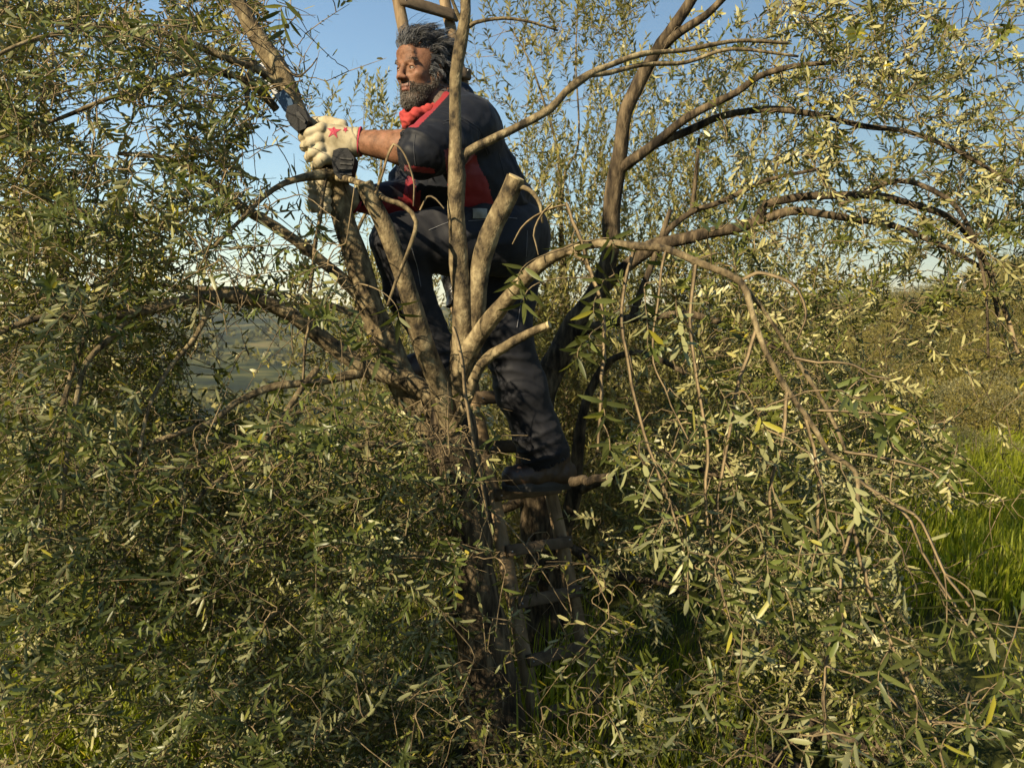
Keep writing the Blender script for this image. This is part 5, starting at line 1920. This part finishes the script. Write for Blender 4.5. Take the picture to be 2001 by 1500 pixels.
    # --- eyebrows
    for s in (-1, 1):
        n = 170
        a = r.random(n)
        base = np.stack([.0925 - .013 * a ** 2 + .004, s * (.012 + .036 * a), .020 + .012 * np.sin(a * 2.4) + r.normal(0, .0022, n)], -1)
        dirb = np.stack([np.full(n, .25), s * (.8 + .2 * a), .35 - .6 * a], -1) + r.normal(0, .25, (n, 3))
        t = np.linspace(0, 1, 4)[None, :, None]
        path = base[:, None, :] + norm(dirb)[:, None, :] * t * .010
        v, q = tubes(HC + HS * path @ HR.T, np.linspace(.0009, .0004, 4)[None].repeat(n, 0), 3)
        link('eyebrow', np_mesh('eyebrow', v, [q], [M_HAIR]), MAN)


build_hair()


def build_jacket():
    S = SDF([-.62, 2.28, 1.70], [.20, 3.20, 2.38], .0052)
    k = .03
    up = norm(CHEST - PEL)
    # torso: chain of ellipsoids; local axes: up, across (in depth), front
    dep = norm(np.array([.12, 1, 0]) - up * np.dot([.12, 1, 0], up))
    fr = np.cross(up, dep)
    R = np.stack([fr, dep, up], 1)
    S.ell(P(893, 262, 2.82), [.118, .205, .12], R, k)
    S.ell(P(906, 325, 2.82), [.150, .190, .15], R, .05)
    S.ell(P(926, 380, 2.86), [.165, .175, .11], R, .05)
    S.ell(P(945, 412, 2.88), [.165, .165, .07], R, .04)
    S.ell(P(850, 372, 2.82), [.075, .12, .10], R, .05)
    # hem skirt over the seat
    S.ell(P(1000, 412, 2.93), [.09, .12, .075], R, .03)
    # shoulders
    S.cap(P(880, 214, 2.78), SH_L, .058, .080, .03)
    S.cap(P(868, 216, 2.86), SH_R, .058, .078, .03)
    S.ell(P(925, 250, 2.72), [.085, .10, .10], R, .04)
    # left sleeve, pushed up to the elbow
    mid = (SH_L + EL_L) / 2
    S.chain([SH_L, mid + [0, -.005, -.01], EL_L + [0.012, 0, -.004]], [.084, .083, .070], .03)
    e2 = EL_L + (WR_L - EL_L) * .10
    S.cap(EL_L, e2, .068, .058, .012)
    # collar
    S.chain([P(842, 235, 2.70), P(866, 215, 2.705), P(888, 190, 2.75), P(897, 176, 2.82), P(890, 180, 2.90), P(866, 205, 2.93)], [.012, .014, .016, .018, .017, .014], .018)
    S.chain([P(866, 225, 2.72), P(890, 204, 2.77), P(900, 192, 2.83), P(892, 198, 2.90)], [.03, .034, .036, .03], .03)
    # right sleeve
    S.chain([SH_R, P(822, 330, 2.93), EL_R, P(758, 396, 2.79), WR_R + [0.014, 0, 0]], [.078, .074, .066, .056, .043], .03)
    S.ell(P(790, 352, 2.88), [.05, .05, .045], None, .03)
    # neck opening
    S.cap(H(-.02, 0, -.06), P(856, 215, 2.79), .060, .056, .008, 'sub')
    # armhole ends are hollowed
    S.cap(e2 + (WR_L - EL_L) * .03, WR_L, .052, .030, .004, 'sub')
    S.cap(WR_R, WR_R + (WR_R - P(758, 396, 2.79)) * .5, .034, .03, .004, 'sub')
    V, Q = S.mesh()
    V = relax(V, Q, 2, .5)
    nm = vnormals(V, Q)
    arm = norm(EL_L - SH_L)
    sL = np.clip(1 - np.linalg.norm(V - EL_L, axis=1) / .17, 0, 1)
    sR = np.clip(1 - np.linalg.norm(V - EL_R, axis=1) / .2, 0, 1)
    body = np.clip(1 - np.linalg.norm((V - P(900, 350, 2.8)), axis=1) / .35, 0, 1)
    disp = fold_field(V, .017, arm, 24, 3, .8) * sL ** .6 + fold_field(V, .018, [.55, .25, -.55], 21, 6, .9) * sR ** .6 \
        + fold_field(V, .010, [.45, .2, .75], 12, 9, 1.2) * body + .007 * fbm(V * 13, 3, 15) + .0022 * fbm(V * 48, 2, 25)
    V = V + nm * disp[:, None]
    fc = V[Q].mean(1)
    px, py, f = proj(fc)
    mi = np.zeros(len(Q), int)
    # side panel under the left arm, in the plane of the jacket's left flank
    side = in_poly(px, py, [(868, 292), (925, 288), (938, 330), (952, 352), (964, 396), (962, 425), (880, 425), (874, 350)]) & (fc[:, 1] < 2.80)
    # inside of the right forearm and lower edge
    el = (px < 822) & (fc[:, 1] > 2.60) & (py > 330)
    t = np.clip(((fc - EL_R) @ (WR_R - EL_R)) / np.sum((WR_R - EL_R) ** 2), -.5, 1.2)
    ctr = EL_R + (WR_R - EL_R) * t[:, None]
    low = (fc[:, 2] < ctr[:, 2] - .004 + .02 * (px - 760) / 60) & el
    strip = in_poly(px, py, [(795, 345), (808, 340), (820, 410), (800, 425), (785, 400)]) & el
    col = in_poly(px, py, [(792, 248), (815, 250), (850, 215), (880, 182), (868, 175), (838, 208), (815, 232)]) & (fc[:, 1] < 2.76)
    edge = in_poly(px, py, [(790, 322), (850, 330), (850, 340), (790, 334)]) & (fc[:, 1] < 2.6)
    mi[side | low | strip | col | edge] = 1
    me = np_mesh('jacket', V, [Q], [M_NAVY, M_RED], mat_idx=mi)
    jk = link('jacket', me, MAN)
    bvh = BVHTree.FromPolygons(V.tolist(), Q.tolist())
    c = np.array([0, 0, CAM_H])
    for line, gap in ([(866, 238), (900, 228), (938, 252), (958, 300)], 0), ([(866, 243), (900, 233), (935, 257), (953, 302)], 0), ([(938, 252), (930, 290), (925, 300)], 0), \
            ([(974, 300), (988, 350), (998, 395)], 0), ([(812, 262), (808, 290), (812, 322)], 0), ([(808, 345), (822, 380), (830, 408)], 0), ([(735, 362), (742, 385), (745, 412)], 0):
        L = resample(np.array(line, float), 22)
        pts = []
        for a_, b_ in L:
            p0 = P(a_, b_, 1.0)
            h = bvh.ray_cast(Vector(c + (p0 - c) * 1.6), Vector(norm(p0 - c)))
            if h[0]:
                pts.append(np.array(h[0]) + np.array(h[1]) * .0008)
        if len(pts) > 5:
            pts = np.array(pts)
            st = np.linalg.norm(np.diff(pts, axis=0), axis=1)
            if st.max() < .05:
                pts = resample(pts, 20)
                v, q = tubes(pts[None], np.full((1, 20), .0010), 4)
                link('seam', np_mesh('seam', v, [q], [M_SEAM_DARK]), jk)


build_jacket()


def build_trousers():
    S = SDF([-.62, 2.40, .92], [.36, 3.25, 1.98], .0056)
    S.ell(P(985, 452, 2.90), [.130, .165, .125], None, .03)
    S.ell(P(1008, 470, 2.95), [.118, .13, .13], None, .04)
    S.ell(P(940, 432, 2.84), [.12, .15, .065], None, .04)
    S.chain([HIP_L, HIP_L * .5 + KN_L * .5 + [0, 0, -.002], KN_L], [.112, .097, .079], .04)
    S.chain([KN_L, P(800, 575, 2.71), AN_L + [0, 0, .02]], [.079, .071, .053], .03)
    S.cap(P(845, 670, 2.75), P(862, 705, 2.77), .058, .060, .02)
    S.chain([HIP_R, KN_R * .5 + HIP_R * .5, KN_R, P(1018, 760, 2.95), P(1050, 845, 2.98)], [.118, .100, .086, .084, .079], .035)
    S.cap(P(1050, 845, 2.98), P(1066, 884, 2.99), .079, .084, .02)
    S.cap(P(1068, 893, 2.99), P(1085, 935, 3.0), .072, .07, .004, 'sub')
    S.cap(P(866, 713, 2.77), P(872, 740, 2.77), .05, .05, .004, 'sub')
    V, Q = S.mesh()
    V = relax(V, Q, 2, .5)
    nm = vnormals(V, Q)
    kL = np.clip(1 - np.linalg.norm(V - KN_L, axis=1) / .24, 0, 1)
    kR = np.clip(1 - np.linalg.norm(V - KN_R, axis=1) / .26, 0, 1)
    aR = np.clip(1 - np.linalg.norm(V - P(1060, 870, 2.99), axis=1) / .16, 0, 1)
    aL = np.clip(1 - np.linalg.norm(V - AN_L, axis=1) / .2, 0, 1)
    cr = np.clip(1 - np.linalg.norm(V - P(925, 450, 2.75), axis=1) / .25, 0, 1)
    disp = fold_field(V, .013, [.5, .2, .75], 14, 31, 1.0) * kL ** .7 + fold_field(V, .010, [.2, 0, .9], 13, 34, .9) * kR + fold_field(V, .014, [-.3, 0, .9], 24, 37, .8) * aR \
        + fold_field(V, .012, [-.3, 0, .9], 22, 38, .8) * aL + fold_field(V, .012, [-.6, .3, .6], 15, 41, 1.0) * cr + .008 * fbm(V * 9, 3, 44) + .0015 * fbm(V * 45, 2, 45)
    V = V + nm * disp[:, None]
    me = np_mesh('trousers', V, [Q], [M_TROUSER])
    o = link('trousers', me, MAN)
    bvh = BVHTree.FromPolygons(V.tolist(), Q.tolist())
    # seam lines: short thread runs lying on the cloth
    def on(px, py):
        p0 = P(px, py, 1.0); c = np.array([0, 0, CAM_H])
        h = bvh.ray_cast(Vector(c + (p0 - c) * 1.6), Vector(norm(p0 - c)))
        return (np.array(h[0]) + np.array(h[1]) * .0012) if h[0] else None
    for line in [[(838, 450), (862, 440), (880, 433), (905, 431)], [(915, 432), (945, 430), (975, 424), (1010, 427)], [(800, 470), (815, 520), (822, 560)], [(1030, 450), (1028, 500), (1022, 560), (1010, 640)]]:
        L = resample(np.array(line, float), 18)
        pts = [on(a, b) for a, b in L]
        pts = np.array([x for x in pts if x is not None])
        if len(pts) > 4:
            pts = resample(pts, 16)
            v, q = tubes(pts[None], np.full((1, 16), .0011), 4)
            link('seam', np_mesh('seam', v, [q], [M_SEAM]), o)
    # grey pocket bag folding out at the waist
    pts = np.array([[on(x, y) if on(x, y) is not None else P(x, y, 2.7) for x in np.linspace(924, 952, 6)] for y in np.linspace(409, 428, 5)])
    bul = np.sin(np.linspace(0, np.pi, 6))[None, :, None] * np.sin(np.linspace(.4, np.pi, 5))[:, None, None]
    pts = pts + np.array([0, -1, .2]) * (.004 + .012 * bul)
    v = pts.reshape(-1, 3)
    i = np.arange(4)[:, None] * 6; j = np.arange(5)[None]
    q = np.stack([i + j, i + 6 + j, i + 7 + j, i + 1 + j], -1).reshape(-1, 4)
    link('pocket', np_mesh('pocket', v, [q], [M_BELT]), o)


build_trousers()


def build_scarf():
    S = SDF(P(835, 215, 2.75) - .16, P(835, 215, 2.75) + .16, .0035)
    pts = [P(800, 236, 2.72), P(812, 222, 2.70), P(838, 214, 2.71), P(862, 200, 2.74), P(880, 192, 2.80), P(868, 196, 2.87), P(832, 208, 2.87), P(802, 218, 2.82), P(792, 224, 2.76)]
    S.chain(pts + [pts[0]], [.014, .014, .013, .011, .010, .010, .012, .014, .014, .014], .018)
    S.ell(P(802, 234, 2.75), [.024, .030, .018], None, .02)
    S.ell(P(798, 246, 2.75), [.015, .022, .014], None, .02)
    V, Q = S.mesh()
    nm = vnormals(V, Q)
    V = V + nm * (.0016 * np.sin(V @ np.array([160., 60., 300.]) + 7 * vnoise(V * 20, 2)) + .0020 * vnoise(V * 32, 3) + .0012 * vnoise(V * 90, 4))[:, None]
    link('neckerchief', np_mesh('neckerchief', V, [Q], [M_SCARF]), MAN)


build_scarf()


def build_gloves():
    # left hand: back towards the camera, fingers closed over the saw
    S = SDF(P(645, 275, 2.52) - .15, P(645, 275, 2.52) + .15, .0024)
    S.cap(P(694, 277, 2.52), P(655, 268, 2.515), .037, .034, .01)
    S.cap(P(690, 283, 2.52), P(652, 294, 2.515), .034, .028, .012)
    S.ell(P(648, 274, 2.512), [.034, .022, .034], None, .012)
    S.cap(P(688, 278, 2.52), P(702, 277, 2.52), .037, .040, .008)
    for i in range(4):
        y = 250 + i * 19.5
        x = 632 + [4, 0, 2, 8][i]
        S.chain([P(x + 12, y + 4, 2.515), P(x - 8, y + 1, 2.494), P(x - 30 + i * 4, y + 10, 2.496), P(x - 44 + i * 7, y + 18, 2.522), P(x - 38 + i * 6, y + 19, 2.548)], [.0155, .0152, .0142, .0132, .0120], .0065)
    S.chain([P(668, 246, 2.53), P(642, 238, 2.55), P(616, 238, 2.565), P(598, 246, 2.565)], [.018, .016, .0145, .013], .006)
    S.cap(P(708, 277, 2.52), P(735, 277, 2.50), .038, .036, .004, 'sub')
    V, Q = S.mesh()
    V = relax(V, Q, 1, .4)
    nm = vnormals(V, Q)
    V = V + nm * (.0012 * fbm(V * 32, 2, 7) + .0007 * np.sin(V @ np.array([260., 20., 120.]) + 4 * vnoise(V * 22, 9)) * np.clip(vnoise(V * 18, 4) + .2, 0, 1))[:, None]
    px, py, f = proj(V[Q].mean(1))
    mi = (px > 701 - 4).astype(int) * 0
    mi[(V[Q].mean(1) - WR_L) @ norm(WR_L - P(650, 270, 2.515)) > .006] = 1
    g = link('glove', np_mesh('glove', V, [Q], [M_GLOVE, M_GLOVE_RED], mat_idx=mi), MAN)
    bvh = BVHTree.FromPolygons(V.tolist(), Q.tolist())
    c = np.array([0, 0, CAM_H])

    def star(cx, cy, R, r, rot, nm_='star'):
        pts = []
        n = 5
        grid = []
        for k in range(2 * n):
            a = rot + k * math.pi / n
            rr = R if k % 2 == 0 else r
            grid.append((cx + rr * math.cos(a), cy + rr * math.sin(a)))
        v = []
        for (x, y) in [(cx, cy)] + [((cx + gx) / 2, (cy + gy) / 2) for gx, gy in grid] + grid:
            p0 = P(x, y, 1.0)
            h = bvh.ray_cast(Vector(c + (p0 - c) * 1.8), Vector(norm(p0 - c)))
            q0 = h[0] if h[0] else Vector(P(x, y, 2.49))
            nn = h[1] if h[0] else Vector((0, -1, 0))
            v.append(np.array(q0) + np.array(nn) * .0016)
        m = 2 * n
        i = np.arange(m); j = (i + 1) % m
        tri = np.stack([np.zeros(m, int), 1 + j, 1 + i], -1)
        q = np.stack([1 + i, 1 + j, 1 + m + j, 1 + m + i], -1)
        link(nm_, np_mesh(nm_, np.array(v), [tri, q], [M_GLOVE_RED], smooth=False), g)
    star(652, 257, 15.5, 5.5, -.2)
    star(675, 254, 6, 2.6, .3)
    # knit cuff rim
    ang = np.linspace(0, 2 * np.pi, 26, endpoint=True)
    ax = norm(WR_L - P(650, 270, 2.515))
    A = norm(np.cross(ax, [0, 0, 1])); B = np.cross(ax, A)
    ring = P(703, 277, 2.52) + (A * np.cos(ang)[:, None] + B * np.sin(ang)[:, None]) * .0395
    v, q = tubes(ring[None], np.full((1, 26), .0032), 6)
    link('cuff', np_mesh('cuff', v, [q], [M_GLOVE_RED]), g)

    # right hand: behind the bough, fingers round its left side
    S = SDF(P(655, 375, 2.62) - .13, P(655, 375, 2.62) + .13, .0024)
    S.cap(P(692, 392, 2.68), P(662, 372, 2.655), .034, .032, .012)
    S.ell(P(655, 370, 2.66), [.036, .022, .040], None, .012)
    for i in range(4):
        y = 348 + i * 17
        S.chain([P(642, y + 4, 2.655), P(620, y + 4, 2.63), P(613, y + 6, 2.595), P(628, y + 9, 2.562), P(640, y + 10, 2.553)], [.0160, .0160, .0155, .0145, .0130], .0070)
    S.chain([P(672, 352, 2.65), P(684, 340, 2.61), P(676, 330, 2.57), P(664, 326, 2.55)], [.018, .016, .0145, .013], .006)
    S.cap(P(706, 398, 2.70), P(730, 404, 2.73), .034, .034, .004, 'sub')
    V, Q = S.mesh()
    V = relax(V, Q, 1, .4)
    nm = vnormals(V, Q)
    V = V + nm * (.0012 * fbm(V * 32, 2, 17))[:, None]
    g2 = link('glove', np_mesh('glove', V, [Q], [M_GLOVE]), MAN)
    ax = norm(WR_R - P(662, 372, 2.655))
    A = norm(np.cross(ax, [0, 0, 1])); B = np.cross(ax, A)
    ring = P(697, 394, 2.686) + (A * np.cos(ang)[:, None] + B * np.sin(ang)[:, None]) * .037
    v, q = tubes(ring[None], np.full((1, 26), .0042), 6)
    link('cuff', np_mesh('cuff', v, [q], [M_GLOVE_RED]), g2)


build_gloves()


def build_boots():
    def boot(ank, heel, toe, label=None, side=1, seed=0):
        ank, heel, toe = map(lambda p_: np.array(p_, float), (ank, heel, toe))
        ax = norm(toe - heel); L = np.linalg.norm(toe - heel)
        up = norm(np.array([0, 0, 1.0]) - ax * ax[2]); sd = np.cross(ax, up)
        lo = np.minimum(np.minimum(ank, heel), toe) - .10; hi = np.maximum(np.maximum(ank, heel), toe) + .10
        hi[2] += .06
        S = SDF(lo, hi, .0035)
        b = lambda f, u, s=0: heel + ax * f * L + up * u + sd * s
        S.cap(b(.12, .045), b(.20, .10), .040, .040, .02)
        S.cap(b(.20, .10), ank + up * .02, .040, .043, .02)
        S.cap(b(.08, .042), b(.55, .044), .042, .045, .02)
        S.cap(b(.55, .042), b(.88, .036), .045, .040, .02)
        S.cap(b(.25, .085), b(.60, .052), .034, .034, .02)
        # flat bottom
        S.ell(b(.5, -.10), [.4, .4, .114], None, .006, 'sub') if False else None
        V, Q = S.mesh()
        nm = vnormals(V, Q)
        loc = (V - heel)
        u = loc @ up
        V = V + nm * (.0028 * fbm(V * 30, 3, seed) + .0018 * np.sin(V @ (ax * 170) + 2 * vnoise(V * 20, seed)) * np.clip(1 - np.abs(u - .075) / .03, 0, 1))[:, None]
        u = (V - heel) @ up
        V = V - up * np.minimum(u - .010, 0)[:, None]
        o = link('boot', np_mesh('boot', V, [Q], [M_BOOT]), MAN)
        # sole with heel block and lugs
        n = 28
        tt = np.linspace(0, 2 * np.pi, n, endpoint=False)
        fx = .5 + .535 * np.cos(tt)
        w = (.038 + .010 * (fx - .3)) * np.sin(tt)
        rows = []
        for z_, sc in ((.020, 1.0), (.004, 1.03), (-.012, .98)):
            rows.append(np.array([heel + ax * (.5 + (f_ - .5) * sc) * L + sd * w_ * sc + up * (z_ + .010 * max(0, f_ - .8)) for f_, w_ in zip(fx, w)]))
        v = np.vstack(rows + [rows[-1].mean(0)[None], rows[0].mean(0)[None]])
        i = np.arange(n); j = (i + 1) % n
        q = np.concatenate([np.stack([k * n + i, (k + 1) * n + i, (k + 1) * n + j, k * n + j], -1) for k in range(2)])
        t = np.concatenate([np.stack([2 * n + j, 2 * n + i, np.full(n, 3 * n)], -1), np.stack([i, j, np.full(n, 3 * n + 1)], -1)])
        s_ = link('sole', np_mesh('sole', v, [q, t], [M_SOLE], smooth=False), o)
        # laces
        for k in range(4):
            f = .34 + k * .075
            a_ = b(f, .108 - k * .013, -.024); c_ = b(f + .03, .108 - k * .013, .024); m_ = b(f + .02, .128 - k * .015, 0)
            pth = resample(np.array([a_, m_, c_]), 8)
            vv, qq = tubes(pth[None], np.full((1, 8), .0022), 5)
            link('lace', np_mesh('lace', vv, [qq], [M_SOLE]), o)
    boot(AN_R + [0, 0, .01], P(1112, 947, 3.04), P(986, 952, 2.94), seed=3)
    boot(AN_L + [0, 0, .0], P(876, 744, 2.80), P(772, 748, 2.68), seed=8)


build_boots()


def build_saw():
    root = thing('pruning_saw', 'black and blue cordless pruning saw held against the bough in both gloves', 'saw', P(640, 290, 2.5))

    def prism(name, outline, dd, thick, mat, bev=.004, parent=root):
        """outline in picture pixels on the plane at distance dd, with real thickness and rounded edges"""
        pts = np.array(outline, float)
        c = pts.mean(0)
        f0 = P(pts[:, 0], pts[:, 1], dd)
        cc = f0.mean(0)
        inn = cc + (f0 - cc) * (1 - bev * 6)
        n = len(pts)
        y = np.array([0, 1, 0])
        rings = [inn - y * thick / 2, f0 - y * (thick / 2 - bev), f0 + y * (thick / 2 - bev), inn + y * thick / 2]
        v = np.vstack(rings + [inn.mean(0)[None] - y * thick / 2, inn.mean(0)[None] + y * thick / 2])
        i = np.arange(n); j = (i + 1) % n
        q = np.concatenate([np.stack([k * n + i, (k + 1) * n + i, (k + 1) * n + j, k * n + j], -1) for k in range(3)])
        t = np.concatenate([np.stack([i, j, np.full(n, 4 * n)], -1), np.stack([3 * n + j, 3 * n + i, np.full(n, 4 * n + 1)], -1)])
        return link(name, np_mesh(name, v, [q, t], [mat], smooth=False), parent)
    bt = prism('battery', [(655, 298), (667, 293), (683, 293), (697, 312), (696, 323), (691, 343), (683, 353), (668, 354), (656, 342), (652, 318)], 2.50, .062, M_PLASTIC)
    for k_ in range(4):
        y_ = 308 + k_ * 10
        prism('rib', [(664, y_), (688, y_ + 2), (688, y_ + 5), (664, y_ + 3)], 2.468, .005, M_SOLE, bev=.001, parent=bt)
    prism('handle', [(596, 238), (612, 246), (640, 270), (664, 300), (660, 322), (640, 318), (618, 288), (594, 262), (584, 248)], 2.535, .036, M_PLASTIC)
    h = prism('housing', [(566, 212), (584, 207), (602, 222), (608, 240), (602, 256), (586, 262), (572, 250), (562, 232)], 2.515, .058, M_PLASTIC)
    prism('housing_rib', [(572, 222), (584, 218), (598, 236), (596, 242), (584, 232)], 2.483, .008, M_SOLE, parent=h)
    prism('chain_guard', [(548, 182), (556, 176), (572, 196), (578, 214), (568, 226), (556, 218), (546, 200)], 2.535, .026, M_BLUE)
    bar = prism('guide_bar', [(506, 128), (512, 122), (524, 130), (566, 200), (566, 212), (556, 214), (514, 150)], 2.60, .006, M_METAL, bev=.001)
    # saw chain round the bar
    L = resample(np.array([(556, 214), (514, 150), (506, 128), (512, 122), (524, 130), (566, 200)], float), 40)
    p_ = P(L[:, 0], L[:, 1], 2.60)
    v, q = tubes(p_[None], (.0030 + .0012 * (np.arange(40) % 2))[None], 4)
    link('chain', np_mesh('chain', v, [q], [M_METAL]), root)
    v, q = tubes(P(np.array([602, 618, 634, 640]), np.array([262, 285, 306, 316]), np.array([2.50, 2.49, 2.50, 2.51]))[None], np.array([[.004, .006, .006, .004]]), 8)
    link('trigger', np_mesh('trigger', v, [q], [M_PLASTIC]), root)
    # holstered shears at the back of the belt
    r2 = thing('hand_tool', 'teal-handled tool hanging from the back of the trousers', 'tool', P(1042, 560, 3.0))
    for nm, a, b, ra, mt in (('grip', (1046, 526), (1043, 560), .008, M_TEAL), ('grip', (1036, 534), (1034, 562), .008, M_TEAL), ('blade', (1043, 560), (1036, 600), .005, M_METAL)):
        d = 2.985
        pth = resample(np.array([P(*a, d), P((a[0] + b[0]) / 2 + 3, (a[1] + b[1]) / 2, d - .005), P(*b, d)]), 10)
        v, q = tubes(pth[None], (ra * np.sin(np.linspace(.5, np.pi - .4, 10)))[None] + .001, 8)
        link(nm, np_mesh(nm, v, [q], [mt]), r2)


build_saw()
